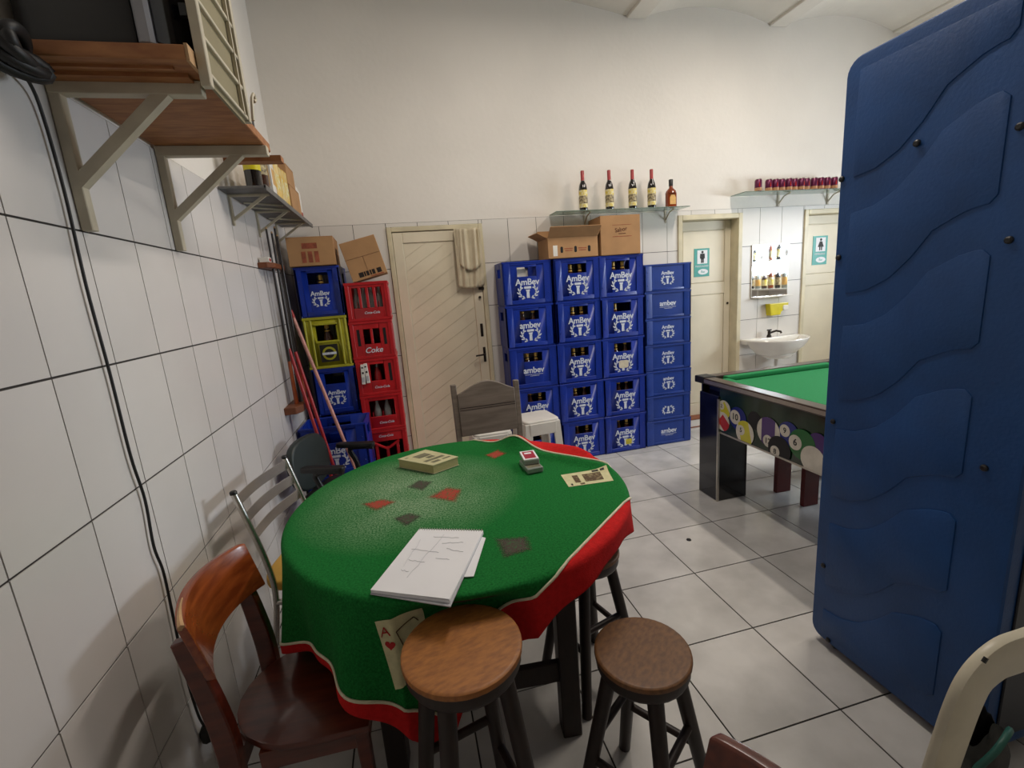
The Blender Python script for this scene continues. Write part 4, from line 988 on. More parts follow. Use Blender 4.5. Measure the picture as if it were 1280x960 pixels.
# ------------------------------------------------------------------ round card table and its cloth
TC = Vector((0.994, 1.726)); TR = 0.634; TZ = 0.868
t = thing('round_table', 'round dark wooden card table under the green cloth', 'table', (TC.x, TC.y, 0))
MB().lathe([(TR-0.02, TZ-0.035), (TR-0.005, TZ-0.03), (TR-0.005, TZ-0.004), (TR-0.012, TZ)], 48).build('tabletop', M_dkwood, t, smooth=40)
LG = [(0.29, -0.346), (0.346, 0.29), (-0.29, 0.346), (-0.346, -0.29)]
la_ = math.atan2(0.29+0.346, 0.346-0.29)
for (x, y) in LG:
    mr_ = Matrix.Translation((x, y, 0)) @ Matrix.Rotation(-0.088, 4, 'Z')
    MB().box(-0.036, 0.036, -0.036, 0.036, 0, TZ-0.035, mr_).build('leg', M_dkwood, t, bevel=0.004)
for k in range(4):
    a_ = Vector((*LG[k], 0.27)); b_ = Vector((*LG[(k+1) % 4], 0.27))
    d = (b_-a_); ang = math.atan2(d.y, d.x)
    mr_ = Matrix.Translation((a_+b_)/2) @ Matrix.Rotation(ang, 4, 'Z')
    if k != 0: MB().box(-d.length/2+0.03, d.length/2-0.03, -0.014, 0.014, -0.04, 0.04, mr_).build('stretcher', M_dkwood, t, bevel=0.003)
    mr2 = Matrix.Translation((0, 0, 0.52)) @ mr_
    MB().box(-d.length/2+0.03, d.length/2-0.03, -0.014, 0.014, -0.05, 0.04, mr2).build('apron', M_dkwood, t, bevel=0.003)
# cloth: a rectangle laid askew; local axes A (towards the camera's right) and B (towards the back right)
AX = math.radians(-49.6); AV = Vector((math.cos(AX), math.sin(AX))); BV = Vector((-AV.y, AV.x))
GA, GB, HA, HB = 0.602, 0.52, -0.98, -0.90       # edges of the green field
STOOL = (Vector((0.895, 1.0)), 0.150, 0.80)
def cloth_pt(a, b, lift=0.0):
    p = AV*a+BV*b; r = p.length; th = math.atan2(p.y, p.x)
    R0 = TR+0.004; z = TZ+0.003; rc = 0.018
    if r <= R0:
        q = p; h = 0.0
        # a rucked fold near the back edge
        w1 = math.exp(-((b-0.53)/0.045)**2)*math.exp(-((a+0.10)/0.10)**2)*0.062
        w2 = math.exp(-((b-0.475)/0.028)**2)*math.exp(-((a-0.22)/0.30)**2)*0.020
        w3 = math.exp(-((b-0.60)/0.05)**2)*math.exp(-((a-0.25)/0.25)**2)*0.022
        h = w1+w2+w3
        return Vector((TC.x+q.x, TC.y+q.y, z+h+lift))
    d = r-R0; dirv = p/r
    arcl = rc*PI/2
    if d < arcl:
        f = d/rc; rad = R0+rc*math.sin(f); zz = z-rc*(1-math.cos(f))
    else:
        rad = R0+rc; zz = z-rc-(d-arcl)
    amp = min(1.0, max(0.0, d-0.02)/0.30)
    fr = 0.5+0.5*math.cos(th+2.0); rad += amp*((0.010+0.022*fr)*math.sin(th*11+0.7)+0.012*math.sin(th*23+1.9)) + 0.030*amp*fr - 0.012*amp
    q = TC+dirv*rad
    # where the tall stool stands against it the cloth is pushed in
    dx = (q.x-STOOL[0].x)/0.235
    if q.y < 1.5 and abs(dx) < 1 and d > 0.004:
        lim = STOOL[0].y+0.175*math.sqrt(max(0.0, 1-dx*dx))+0.006
        k = min(1.0, (d-0.004)/0.10); k = k*k*(3-2*k)
        if q.y < lim: q = Vector((q.x, q.y+(lim-q.y)*k))
    return Vector((q.x+dirv.x*lift, q.y+dirv.y*lift, zz+(lift if d < 0.02 else 0)))
t = thing('tablecloth', 'green and red felt tablecloth printed with playing cards, on the round table', 'tablecloth', (0, 0, 0))
M_cloth = bpy.data.materials.new('green_felt_cloth'); M_cloth.use_nodes = True
nt = M_cloth.node_tree; N = nt.nodes; L = nt.links; pb = N['Principled BSDF']; pb.inputs['Roughness'].default_value = 0.95; pb.inputs['Specular IOR Level'].default_value = 0.15
tc = N.new('ShaderNodeTexCoord'); n1 = N.new('ShaderNodeTexNoise'); n1.inputs['Scale'].default_value = 170; n1.inputs['Detail'].default_value = 8
n2 = N.new('ShaderNodeTexNoise'); n2.inputs['Scale'].default_value = 5; n2.inputs['Detail'].default_value = 5
L.new(tc.outputs['Object'], n1.inputs['Vector']); L.new(tc.outputs['Object'], n2.inputs['Vector'])
# chalky wear in the middle of the table where the cards are dealt
sx = N.new('ShaderNodeVectorMath'); sx.operation = 'DISTANCE'; L.new(tc.outputs['Object'], sx.inputs[0]); sx.inputs[1].default_value = (0.80, 1.80, 0.871)
mr = N.new('ShaderNodeMapRange'); mr.inputs['From Min'].default_value = 0.10; mr.inputs['From Max'].default_value = 0.46; mr.inputs['To Min'].default_value = 1; mr.inputs['To Max'].default_value = 0; L.new(sx.outputs['Value'], mr.inputs[0])
m1 = N.new('ShaderNodeMath'); m1.operation = 'MULTIPLY'; L.new(mr.outputs[0], m1.inputs[0])
r1 = N.new('ShaderNodeMapRange'); r1.inputs['From Min'].default_value = 0.35; r1.inputs['From Max'].default_value = 0.75; L.new(n1.outputs['Fac'], r1.inputs[0])
m2 = N.new('ShaderNodeMath'); m2.operation = 'MULTIPLY'; L.new(r1.outputs[0], m2.inputs[0]); L.new(n2.outputs['Fac'], m2.inputs[1])
L.new(m2.outputs[0], m1.inputs[1])
m3 = N.new('ShaderNodeMath'); m3.operation = 'MULTIPLY'; m3.inputs[1].default_value = 2.6; m3.use_clamp = True; L.new(m1.outputs[0], m3.inputs[0])
rg = N.new('ShaderNodeValToRGB'); rg.color_ramp.elements[0].position = 0.3; rg.color_ramp.elements[0].color = srgb(16, 88, 38); rg.color_ramp.elements[1].position = 0.7; rg.color_ramp.elements[1].color = srgb(32, 122, 54); L.new(n1.outputs['Fac'], rg.inputs[0])
mx = N.new('ShaderNodeMix'); mx.data_type = 'RGBA'; L.new(m3.outputs[0], mx.inputs['Factor']); L.new(rg.outputs[0], mx.inputs['A']); mx.inputs['B'].default_value = srgb(150, 172, 140)
L.new(mx.outputs['Result'], pb.inputs['Base Color'])
bp = N.new('ShaderNodeBump'); bp.inputs['Strength'].default_value = 0.25; bp.inputs['Distance'].default_value = 0.004; L.new(n1.outputs['Fac'], bp.inputs['Height']); L.new(bp.outputs[0], pb.inputs['Normal'])
M_clothred = mat('red_felt_cloth', srgb(196, 34, 34), 0.95, 0.12, 60, spec=0.15, bump=0.2, bscale=200)
M_piping = mat('cream_piping', srgb(216, 208, 180), 0.8, 0.1, 40)
def frange(a, b, n): return [a+(b-a)*i/n for i in range(n+1)]
AS = frange(HA, GA, 190); BS = frange(HB, GB, 170)
vs = [cloth_pt(a, b) for a in AS for b in BS]; nb = len(BS)
fs = [(i*nb+j, (i+1)*nb+j, (i+1)*nb+j+1, i*nb+j+1) for i in range(len(AS)-1) for j in range(nb-1)]
o = MB().add(vs, fs).build('green_field', M_cloth, t, smooth=80, fix=False)
md = o.modifiers.new('thickness', 'SOLIDIFY'); md.thickness = 0.003; md.offset = -1
def strip(a0, a1, b0, b1, na, nb_, m, nm, lift=0.0, th_=0.003, label=None):
    o = MB().grid(lambda u, v: cloth_pt(a0+(a1-a0)*u, b0+(b1-b0)*v, lift), na, nb_).build(nm, m, t, smooth=80, fix=False, label=label)
    md = o.modifiers.new('thickness', 'SOLIDIFY'); md.thickness = th_; md.offset = -1
    return o
RW = 0.115
strip(GA, GA+RW, HB-0.12, GB+RW, 14, 96, M_clothred, 'red_border', label='red felt border')
strip(HA-0.05, GA, GB, GB+RW, 92, 16, M_clothred, 'red_border', label='red felt border')
strip(HA-0.05, HA, HB-0.05, GB, 6, 80, M_clothred, 'red_border', label='red felt border')
o = MB().grid(lambda u, v: cloth_pt(HA+(GA-HA)*u, HB-(0.032+0.085*max(0, (u-0.75)/0.25))*v), 92, 6).build('red_border', M_clothred, t, smooth=80, fix=False, label='red felt border')
md = o.modifiers.new('thickness', 'SOLIDIFY'); md.thickness = 0.003; md.offset = -1
for pts in ([(GA, b) for b in frange(HB, GB, 90)], [(a, GB) for a in frange(HA, GA, 90)], [(a, HB) for a in frange(HA, GA, 90)], [(HA, b) for b in frange(HB, GB, 90)]):
    MB().tube([cloth_pt(a, b, 0.002) for a, b in pts], 0.0045, 6).build('piping', M_piping, t, smooth=60)
def to_ab(px, py, z=TZ+0.003):
    p = at(px, py, 'z', z); q = Vector((p.x, p.y))-TC; return q.dot(AV), q.dot(BV)
def fade(m):
    nt = m.node_tree; N = nt.nodes; L = nt.links; p = N['Principled BSDF']
    a_ = N.new('ShaderNodeAttribute'); a_.attribute_name = 'edge'; tc = N.new('ShaderNodeTexCoord'); nz = N.new('ShaderNodeTexNoise'); nz.inputs['Scale'].default_value = 220; nz.inputs['Detail'].default_value = 4
    L.new(tc.outputs['Object'], nz.inputs['Vector']); ad = N.new('ShaderNodeMath'); ad.operation = 'ADD'; L.new(a_.outputs['Fac'], ad.inputs[0]); L.new(nz.outputs['Fac'], ad.inputs[1])
    mr = N.new('ShaderNodeMapRange'); mr.inputs['From Min'].default_value = 0.55; mr.inputs['From Max'].default_value = 1.0; mr.inputs['To Max'].default_value = 0.9; L.new(ad.outputs[0], mr.inputs[0]); L.new(mr.outputs[0], p.inputs['Alpha'])
fade(M_tred); fade(M_tblk)
def patch(corners, m, nm, lift=0.0012, n=8, rag=0.0, parent=None):
    P = [Vector(c_) for c_ in corners]
    def f(u, v):
        q = P[0]*(1-u)*(1-v)+P[1]*u*(1-v)+P[2]*u*v+P[3]*(1-u)*v
        if rag: q = (q-(P[0]+P[1]+P[2]+P[3])/4)*1.12+(P[0]+P[1]+P[2]+P[3])/4
        return cloth_pt(q.x, q.y, lift)
    n = 14 if rag else n
    o = MB().grid(f, n, n).build(nm, m, parent or t, smooth=80, fix=False)
    if rag:
        at_ = o.data.attributes.new('edge', 'FLOAT', 'POINT')
        for i in range(n+1):
            for j in range(n+1): at_.data[i*(n+1)+j].value = min(0.75, 2.2*min(i/n, 1-i/n, j/n, 1-j/n))
    return o
def pxpatch(cs, m, nm='faded_card_print', **k): return patch([to_ab(*c_) for c_ in cs], m, nm, **k)
pxpatch([(452, 630), (478, 624), (496, 627), (470, 639)], M_tred, rag=0.006)
pxpatch([(533, 622), (560, 609), (577, 612), (570, 628)], M_tred, rag=0.006)
pxpatch([(606, 569), (622, 563), (633, 567), (618, 574)], M_tred, rag=0.004)
pxpatch([(508, 609), (524, 600), (541, 602), (529, 614)], M_tblk, rag=0.008)
pxpatch([(491, 648), (512, 641), (528, 645), (508, 659)], M_tblk, rag=0.008)
pxpatch([(618, 673), (660, 671), (665, 687), (630, 699)], M_tblk, rag=0.006)
K = [(701, 594), (758, 585), (767, 601), (711, 609)]
kc = pxpatch(K, M_tcard, 'printed_card')
def inK(u0, u1, v0, v1):
    f = lambda u, v: tuple((Vector(K[0])*(1-u)*(1-v)+Vector(K[1])*u*(1-v)+Vector(K[2])*u*v+Vector(K[3])*(1-u)*v))
    return [f(u0, v0), f(u1, v0), f(u1, v1), f(u0, v1)]
for q in ((0.42, 0.82, 0.22, 0.80), (0.20, 0.32, 0.2, 0.78), (0.66, 0.80, 0.04, 0.16), (0.28, 0.38, 0.84, 0.96), (0.08, 0.12, 0.80, 0.94), (0.84, 0.93, 0.05, 0.16)):
    pxpatch(inK(*q), M_tbrown if q[0] < 0.6 and q[1] > 0.3 else M_ink, 'card_figure', lift=0.002, n=5, parent=kc)
# ace of hearts on the hanging front of the cloth
thA = math.atan2(1.09-TC.y, 0.725-TC.x)
def ace(u, d):     # u sideways along the rim, d distance below the rim
    th = thA+u/0.68; r = TR+0.004+d
    p = Vector((math.cos(th), math.sin(th)))*r; return (p.dot(AV), p.dot(BV))
tw = 0.02
ac = patch([ace(-0.065, 0.075), ace(0.075, 0.055), ace(0.085, 0.27), ace(-0.035, 0.29)], M_tcard, 'printed_card', lift=0.003, n=14)
def heart(cu, cd, s, n=18):
    pts = []
    for k in range(n):
        q = 2*PI*k/n; x = 16*math.sin(q)**3/16; y = (13*math.cos(q)-5*math.cos(2*q)-2*math.cos(3*q)-math.cos(4*q))/16
        pts.append((cu+x*s, cd-y*s))
    return pts
def fan(pts, m, nm, lift=0.0045):
    c_ = (sum(p[0] for p in pts)/len(pts), sum(p[1] for p in pts)/len(pts))
    vs = [cloth_pt(*ace(*c_), lift)]+[cloth_pt(*ace(*p), lift) for p in pts]
    MB().add(vs, [(0, i+1, (i+1) % len(pts)+1) for i in range(len(pts))]).build(nm, m, ac, fix=False)
fan(heart(-0.028, 0.145, 0.016), M_tcardred, 'heart_pip'); fan(heart(0.045, 0.155, 0.018), M_tcardred, 'heart_pip')
for (u0, d0, u1, d1) in ((-0.050, 0.120, -0.040, 0.090), (-0.040, 0.090, -0.024, 0.114), (-0.045, 0.107, -0.030, 0.104), (-0.005, 0.108, 0.048, 0.092), (-0.005, 0.108, 0.025, 0.215), (0.048, 0.092, 0.06, 0.11), (0.025, 0.215, 0.07, 0.21)):
    n_ = 8; q = [(u0+(u1-u0)*k/n_, d0+(d1-d0)*k/n_) for k in range(n_+1)]
    MB().tube([cloth_pt(*ace(*p_), 0.005) for p_ in q], 0.0016, 4).build('card_line', M_tcardred if u0 < -0.02 else M_tbrown, ac)

# things on the table
ZT_ = TZ+0.0065
def quad_prism(pts, z0, z1, m, nm, parent, bevel=0.0015, **k):
    return MB().prism([(p[0], p[1]) for p in pts], 'z', z0, z1).build(nm, m, parent, bevel=bevel, **k)
# old book
c0, c1, c2_, c3 = [at(*p, 'z', ZT_+0.040) for p in ((497, 574), (541, 582), (573, 571), (532, 562))]
ctr = (c0+c1+c2_+c3)/4
t = thing('paperback_book', 'thick yellowed book lying on the green tablecloth', 'book', (ctr.x, ctr.y, ZT_))
bp_ = [(p.x-ctr.x, p.y-ctr.y) for p in (c0, c1, c2_, c3)]
sc = lambda s: [(p[0]*s, p[1]*s) for p in bp_]
quad_prism(sc(0.975), 0.002, 0.038, M_bookpg, 'page_block', t)
quad_prism(sc(1.0), 0.0, 0.002, M_book, 'back_cover', t, bevel=0.0005); cv = quad_prism(sc(1.0), 0.038, 0.041, M_book, 'front_cover', t, bevel=0.0005)
def bq(u, v): return tuple((Vector(bp_[0])*(1-u)*(1-v)+Vector(bp_[1])*u*(1-v)+Vector(bp_[2])*u*v+Vector(bp_[3])*(1-u)*v))
for (u0, u1, v0, v1) in ((0.18, 0.40, 0.3, 0.75), (0.44, 0.56, 0.45, 0.7), (0.62, 0.72, 0.15, 0.85), (0.78, 0.88, 0.2, 0.5), (0.12, 0.16, 0.1, 0.2), (0.8, 0.86, 0.6, 0.9)):
    quad_prism([bq(u0, v0), bq(u1, v0), bq(u1, v1), bq(u0, v1)], 0.041, 0.0414, M_bookink, 'cover_print', cv, bevel=0)
# notebook and a loose sheet
c = [at(*p, 'z', ZT_+0.013) for p in ((463, 737), (562, 750), (604, 663), (524, 661))]
ctr = sum(c, Vector())/4
t = thing('spiral_notebook', 'open white spiral notebook with pencil notes on the green cloth', 'notebook', (ctr.x, ctr.y, ZT_))
nbp = [(p.x-ctr.x, p.y-ctr.y) for p in c]
def nq(u, v, s=1.0): return tuple((Vector(nbp[0])*(1-u)*(1-v)+Vector(nbp[1])*u*(1-v)+Vector(nbp[2])*u*v+Vector(nbp[3])*(1-u)*v)*s)
quad_prism([nq(0.0, -0.01), nq(1.02, -0.03), nq(1.0, 1), nq(0, 1)], 0.0, 0.003, M_pencil, 'back_cover', t, bevel=0)
quad_prism([nq(0.0, 0), nq(1, 0), nq(1, 1), nq(0, 1)], 0.003, 0.012, M_white, 'page_block', t, bevel=0.001)
# slightly curled top sheet
def sheet(u, v):
    x, y = nq(u, v); return (x, y, 0.0125+0.006*max(0, 0.25-v)*u*2)
MB().grid(sheet, 10, 10).build('top_sheet', M_white, t, smooth=80, fix=False)
for k in range(26):
    x, y = nq((k+0.5)/26, 1.0)
    d_ = (Vector(nq(0.5, 1))-Vector(nq(0.5, 0.9))).normalized()*0.006
    MB().tube([(x-d_.x, y-d_.y, 0.012), (x, y, 0.017), (x+d_.x, y+d_.y, 0.010), (x, y, 0.003)], 0.0012, 5).build('spiral_ring', M_steel, t)
random.seed(5)
for (u0, v0, u1, v1) in ((0.12, 0.62, 0.55, 0.60), (0.45, 0.9, 0.34, 0.2), (0.62, 0.66, 0.86, 0.63), (0.15, 0.8, 0.2, 0.35), (0.3, 0.85, 0.7, 0.85), (0.5, 0.75, 0.8, 0.78), (0.2, 0.45, 0.42, 0.43), (0.18, 0.3, 0.3, 0.28), (0.55, 0.5, 0.75, 0.5)):
    q = []
    for k in range(9):
        f = k/8; x, y = nq(u0+(u1-u0)*f+random.uniform(-0.012, 0.012), v0+(v1-v0)*f+random.uniform(-0.008, 0.008)); q.append((x, y, 0.0135))
    MB().tube(q, 0.0006, 4).build('pencil_mark', M_pmark, t)
c = [at(*p, 'z', ZT_+0.002) for p in ((577, 721), (592, 720), (607, 672), (590, 668))]
ctr = sum(c, Vector())/4
o = MB().prism([(p.x-ctr.x, p.y-ctr.y) for p in c], 'z', 0, 0.002).build('loose_sheet', M_white); o.location = (ctr.x, ctr.y, ZT_-0.0005)
tag(o, 'loose white sheet sticking out from under the notebook', 'paper')
# card decks
c = [at(*p, 'z', ZT_+0.045) for p in ((649, 566), (655, 577), (674, 574), (667, 562))]
ctr = sum(c, Vector())/4; ang = math.atan2(c[1].y-c[0].y, c[1].x-c[0].x)
u = (c[1]-c[0]); v = (c[3]-c[0])
t = thing('card_deck', 'boxed deck of cards with red back, stacked on another deck', 'card deck', (ctr.x, ctr.y, ZT_+0.0235), ang, 'card decks on the tablecloth')
lu, lv = u.length*1.0, v.length*0.95
MB().box(-lu/2, lu/2, -lv/2, lv/2, 0, 0.024).build('deck_case', M_deckbox, t, bevel=0.003)
tp = MB().box(-lu/2*0.95, lu/2*0.95, -lv/2*0.95, lv/2*0.95, 0.024, 0.0255).build('card_border', M_white, t)
MB().box(-lu/2*0.76, lu/2*0.76, -lv/2*0.72, lv/2*0.72, 0.0255, 0.026).build('card_back', M_deckred, tp)
MB().box(-lu/2*0.5, -lu/2*0.2, -lv/2*0.5, lv/2*0.4, 0.026, 0.0263).build('card_motif', M_white, tp)
d_ = u.normalized()
t = thing('card_deck', 'grey boxed deck of cards underneath the red-backed deck', 'card deck', (ctr.x+d_.x*0.035, ctr.y+d_.y*0.035, ZT_), ang+0.12, 'card decks on the tablecloth')
MB().box(-lu/2*1.08, lu/2*1.08, -lv/2*1.02, lv/2*1.02, 0, 0.023).build('deck_case', M_deckbox, t, bevel=0.003)
MB().box(-lu/2*0.9, lu/2*0.9, -lv/2*0.85, lv/2*0.85, 0.023, 0.0234).build('card_face', M_bookink, t)

# ------------------------------------------------------------------ stools
def wood_stool(label, loc, rz, h, rs, seatm, splay=0.10, missing=None):
    t = thing('wooden_stool', label, 'stool', loc, rz, 'round wooden bar stools')
    MB().lathe([(rs*0.96, h-0.020), (rs*0.995, h-0.016), (rs, h-0.010), (rs*0.992, h-0.003), (rs*0.965, h), (rs*0.93, h+0.0003), (rs*0.5, h+0.0004)], 40).build('seat', seatm, t, smooth=40)
    MB().lathe([(rs*0.86, h-0.062), (rs*0.93, h-0.056), (rs*0.965, h-0.045), (rs*0.965, h-0.020)], 32).build('seat_ring', M_dkwood, t, smooth=40)
    f = []
    for k in range(4):
        q = PI/4+k*PI/2; a_ = Vector((math.cos(q)*rs*0.68, math.sin(q)*rs*0.68, h-0.05)); b_ = Vector((math.cos(q)*(rs*0.68+splay), math.sin(q)*(rs*0.68+splay), 0))
        MB().cyl(a_, b_, 0.023, 0.020, 12).build('leg', M_dkwood, t, smooth=50); f.append((a_, b_))
    for k in range(4):
        zz = 0.40 if k % 2 == 0 else 0.30
        a_, b_ = f[k]; c_, d_ = f[(k+1) % 4]; k1 = 1-zz*h/0.75/(h-0.05)
        MB().cyl(a_+(b_-a_)*k1, c_+(d_-c_)*k1, 0.0125, n=10).build('rung', M_dkwood, t, smooth=50)
    return t
wood_stool('round wooden stool with light brown seat, pushed against the tablecloth', (STOOL[0].x, STOOL[0].y, 0), 0.25, STOOL[2], STOOL[1], M_stool)
wood_stool('darker round wooden stool standing free on the right of the table', (1.408, 1.045, 0), 0.62, 0.60, 0.138, M_stool2, 0.12)
wood_stool('round wooden stool half under the red border, behind the free stool', (1.455, 1.585, 0), 0.30, 0.60, 0.135, M_stool2, 0.11)

# ------------------------------------------------------------------ wooden chair in front, left
def wooden_chair(name, label, loc, rz, M_woodbk=M_woodbk, worn=True):
    t = thing(name, label, 'chair', loc, rz, 'wooden chairs')
    # seat: straight front, rounded back (local +x is the front)
    po = [(0.20, -0.205), (0.205, 0.205)] + [(0.02-0.225*math.sin(PI*k/12), 0.205*math.cos(PI*k/12)) for k in range(0, 13)]
    MB().prism(po, 'z', 0.445, 0.47).build('seat', M_wood, t, bevel=0.008, seg=2, smooth=40)
    MB().box(-0.10, 0.18, -0.185, -0.160, 0.385, 0.445).build('side_rail', M_wood, t); MB().box(-0.10, 0.18, 0.160, 0.185, 0.385, 0.445).build('side_rail', M_wood, t)
    MB().box(0.165, 0.19, -0.17, 0.17, 0.385, 0.445).build('front_rail', M_wood, t); MB().box(-0.175, -0.15, -0.15, 0.15, 0.385, 0.445).build('rear_rail', M_wood, t)
    for sy in (-1, 1):
        MB().tube([(0.172, sy*0.172, 0.445), (0.178, sy*0.178, 0.0)], [0.027, 0.019], 4, up=(1, 0, 0)).build('leg', M_wood, t, bevel=0.004)
        P = smooth_path([(-0.235, sy*0.175, 0.0), (-0.185, sy*0.175, 0.25), (-0.172, sy*0.175, 0.47), (-0.190, sy*0.176, 0.66), (-0.222, sy*0.178, 0.835)], 5)
        MB().tube(P, [0.024+0.010*math.sin(PI*k/(len(P)-1)) for k in range(len(P))], 4, up=(1, 0, 0), flat=(1.15, 0.85)).build('rear_leg', M_wood, t, bevel=0.004, smooth=40)
    # curved backrest slat
    n = 20
    vs = []; fs = []
    for k in range(n+1):
        y = -0.205+0.41*k/n; u = y/0.205; x = -0.172-0.058*(1-u*u)
        for (dx, dz) in ((0, 0.72), (0.026, 0.72), (0.010, 0.885), (-0.014, 0.885)):
            vs.append((x+dx-(dz-0.72)*0.14, y, dz+0.012*(1-u*u)))
    for k in range(n):
        for j in range(4): fs.append((k*4+j, k*4+(j+1) % 4, (k+1)*4+(j+1) % 4, (k+1)*4+j))
    fs += [(3, 2, 1, 0), (n*4, n*4+1, n*4+2, n*4+3)]
    bk = MB().add(vs, fs).build('backrest', M_woodbk, t, bevel=0.005, seg=2, smooth=50)
    # worn pale end grain on the backrest
    pts = []
    if not worn: return t
    for k in range(9):
        y = -0.206+0.12*k/8; u = y/0.205; x = -0.172-0.058*(1-u*u)-(0.165)*0.14; pts.append((x-0.0015, y, 0.886+0.012*(1-u*u)))
    MB().tube(pts, [0.0085-0.0008*k for k in range(9)], 6).build('worn_edge', M_woodend, bk, smooth=50)
    return t
wooden_chair('wooden_chair', 'brown varnished wooden chair with curved backrest beside the left wall', (0.425, 1.375, 0), -0.03)
wooden_chair('wooden_chair', 'dark wooden chair with only its backrest corner at the bottom edge', (1.10, 0.336, 0), math.radians(185), M_wood, False)

# ------------------------------------------------------------------ chrome chair with yellow seat
t = thing('chrome_chair', 'chrome chair with three back slats and yellow seat by the wall', 'chair', (0, 0, 0))
LT, RT = Vector((0.11, 1.935, 0.935)), Vector((0.195, 2.385, 0.915))
fwd = Vector((0.98, -0.17, 0)).normalized(); side = Vector((0.17, 0.98, 0)).normalized()
LB, RB = Vector((0.265, 1.915, 0)), Vector((0.34, 2.36, 0))
posts = []
for T_ in (LT, RT):
    P = smooth_path([T_, T_+fwd*0.03+Vector((0, 0, -0.12)), T_+fwd*0.07+Vector((0, 0, -0.30)), T_+fwd*0.085+Vector((0, 0, -0.46)), T_+fwd*0.05+Vector((0, 0, -0.68)), Vector((T_.x+0.0, T_.y, 0.0))], 5)
    posts.append(P); o = MB().tube(P, 0.0125, 12).build('rear_leg', M_steel, t, smooth=50)
    MB().lathe([(0.014, -0.004), (0.014, 0.006), (0.010, 0.010)], 12, tuple(T_)).build('end_cap', M_black, o, smooth=50)
for k, dz in enumerate((-0.035, -0.115, -0.195)):
    n = 14; vs = []; fs = []
    for i in range(n+1):
        u = i/n; c_ = LT.lerp(RT, u)+Vector((0, 0, dz))+fwd*(0.03*(-dz/0.12)*0.9) - fwd*0.022*math.sin(PI*u)
        for (w_, h_) in ((-0.002, -0.024), (0.003, -0.024), (0.003, 0.024), (-0.002, 0.024)): vs.append(c_+fwd*w_+Vector((0, 0, h_)))
    for i in range(n):
        for j in range(4): fs.append((i*4+j, i*4+(j+1) % 4, (i+1)*4+(j+1) % 4, (i+1)*4+j))
    fs += [(3, 2, 1, 0), (n*4, n*4+1, n*4+2, n*4+3)]
    MB().add(vs, fs).build('back_slat', M_steel, t, smooth=50)
sc_ = (LT+RT)/2; sc_.z = 0; sc_ += fwd*0.175
sp = [sc_+fwd*0.195*math.copysign(abs(math.cos(q))**0.6, math.cos(q))+side*0.185*math.copysign(abs(math.sin(q))**0.6, math.sin(q)) for q in [2*PI*k/32 for k in range(32)]]
MB().prism([(p.x, p.y) for p in sp], 'z', 0.445, 0.492).build('seat', M_yellow, t, bevel=0.014, seg=3, smooth=50)
for sg, T_ in ((-1, LT), (1, RT)):
    fl_ = Vector((T_.x, T_.y, 0))+fwd*0.44
    MB().tube(smooth_path([Vector((T_.x, T_.y, 0.43))+fwd*0.085, Vector((fl_.x, fl_.y, 0.43))-fwd*0.05, Vector((fl_.x, fl_.y, 0.39)), Vector((fl_.x, fl_.y, 0.0))+fwd*0.03], 5), 0.0125, 10).build('front_leg', M_steel, t, smooth=50)
    MB().tube([Vector((T_.x, T_.y, 0.22))+fwd*0.05, Vector((fl_.x, fl_.y, 0.22))], 0.009, 8).build('side_rail', M_steel, t, smooth=50)

# ------------------------------------------------------------------ black office chair
t = thing('office_chair', 'black and dark green office chair with armrests in the corner', 'chair', (0.37, 2.93, 0), math.radians(-20))
def pad(u, v):
    a_ = 2*PI*u; s = math.copysign(abs(math.sin(a_))**0.75, math.sin(a_)); c_ = math.copysign(abs(math.cos(a_))**0.75, math.cos(a_))
    return a_, s, c_
ring = [(0.205*math.copysign(abs(math.cos(2*PI*k/28))**0.7, math.cos(2*PI*k/28)), 0.70+0.165*math.copysign(abs(math.sin(2*PI*k/28))**0.75, math.sin(2*PI*k/28))) for k in range(28)]
o = MB().prism(ring, 'x', -0.235, -0.185).build('backrest', M_offback, t, bevel=0.018, seg=3, smooth=50)
o.rotation_euler = (0, -0.10, 0); o.location = (0.06, 0, 0.0)
MB().prism(rrect(-0.20, 0.22, -0.195, 0.195, 0.08, 6), 'z', 0.44, 0.51).build('seat', M_black, t, bevel=0.02, seg=3, smooth=50)
MB().box(-0.215, -0.19, -0.03, 0.03, 0.40, 0.62).build('back_bracket', M_black, t, bevel=0.004)
for sy in (-1, 1):
    MB().tube(smooth_path([(0.0, sy*0.20, 0.43), (0.0, sy*0.222, 0.45), (-0.02, sy*0.225, 0.58), (-0.05, sy*0.22, 0.675), (0.06, sy*0.215, 0.69), (0.12, sy*0.215, 0.685)], 4), 0.018, 8).build('armrest_support', M_black, t, smooth=50)
    MB().prism(rrect(-0.14, 0.13, sy*0.215-0.03, sy*0.215+0.03, 0.028, 5), 'z', 0.69, 0.72).build('armrest', M_black, t, bevel=0.008, seg=2, smooth=50)
MB().cyl((0, 0, 0.10), (0, 0, 0.44), 0.025, 0.03, 12).build('gas_column', M_black, t, smooth=50)
for k in range(5):
    q = 2*PI*k/5+0.3; e = Vector((math.cos(q)*0.27, math.sin(q)*0.27, 0.055))
    lg = MB().cyl((0, 0, 0.11), e, 0.026, 0.016, 8).build('base_arm', M_black, t, smooth=50)
    MB().cyl((e.x, e.y-0.018, 0.027), (e.x, e.y+0.018, 0.027), 0.027, n=14).build('caster', M_black, lg, smooth=50)

# ------------------------------------------------------------------ grey wooden chair behind the table
t = thing('grey_chair', 'grey wooden chair with arched solid backrest behind the table', 'chair', (1.352, 2.83, 0), math.radians(2), 'wooden chairs')
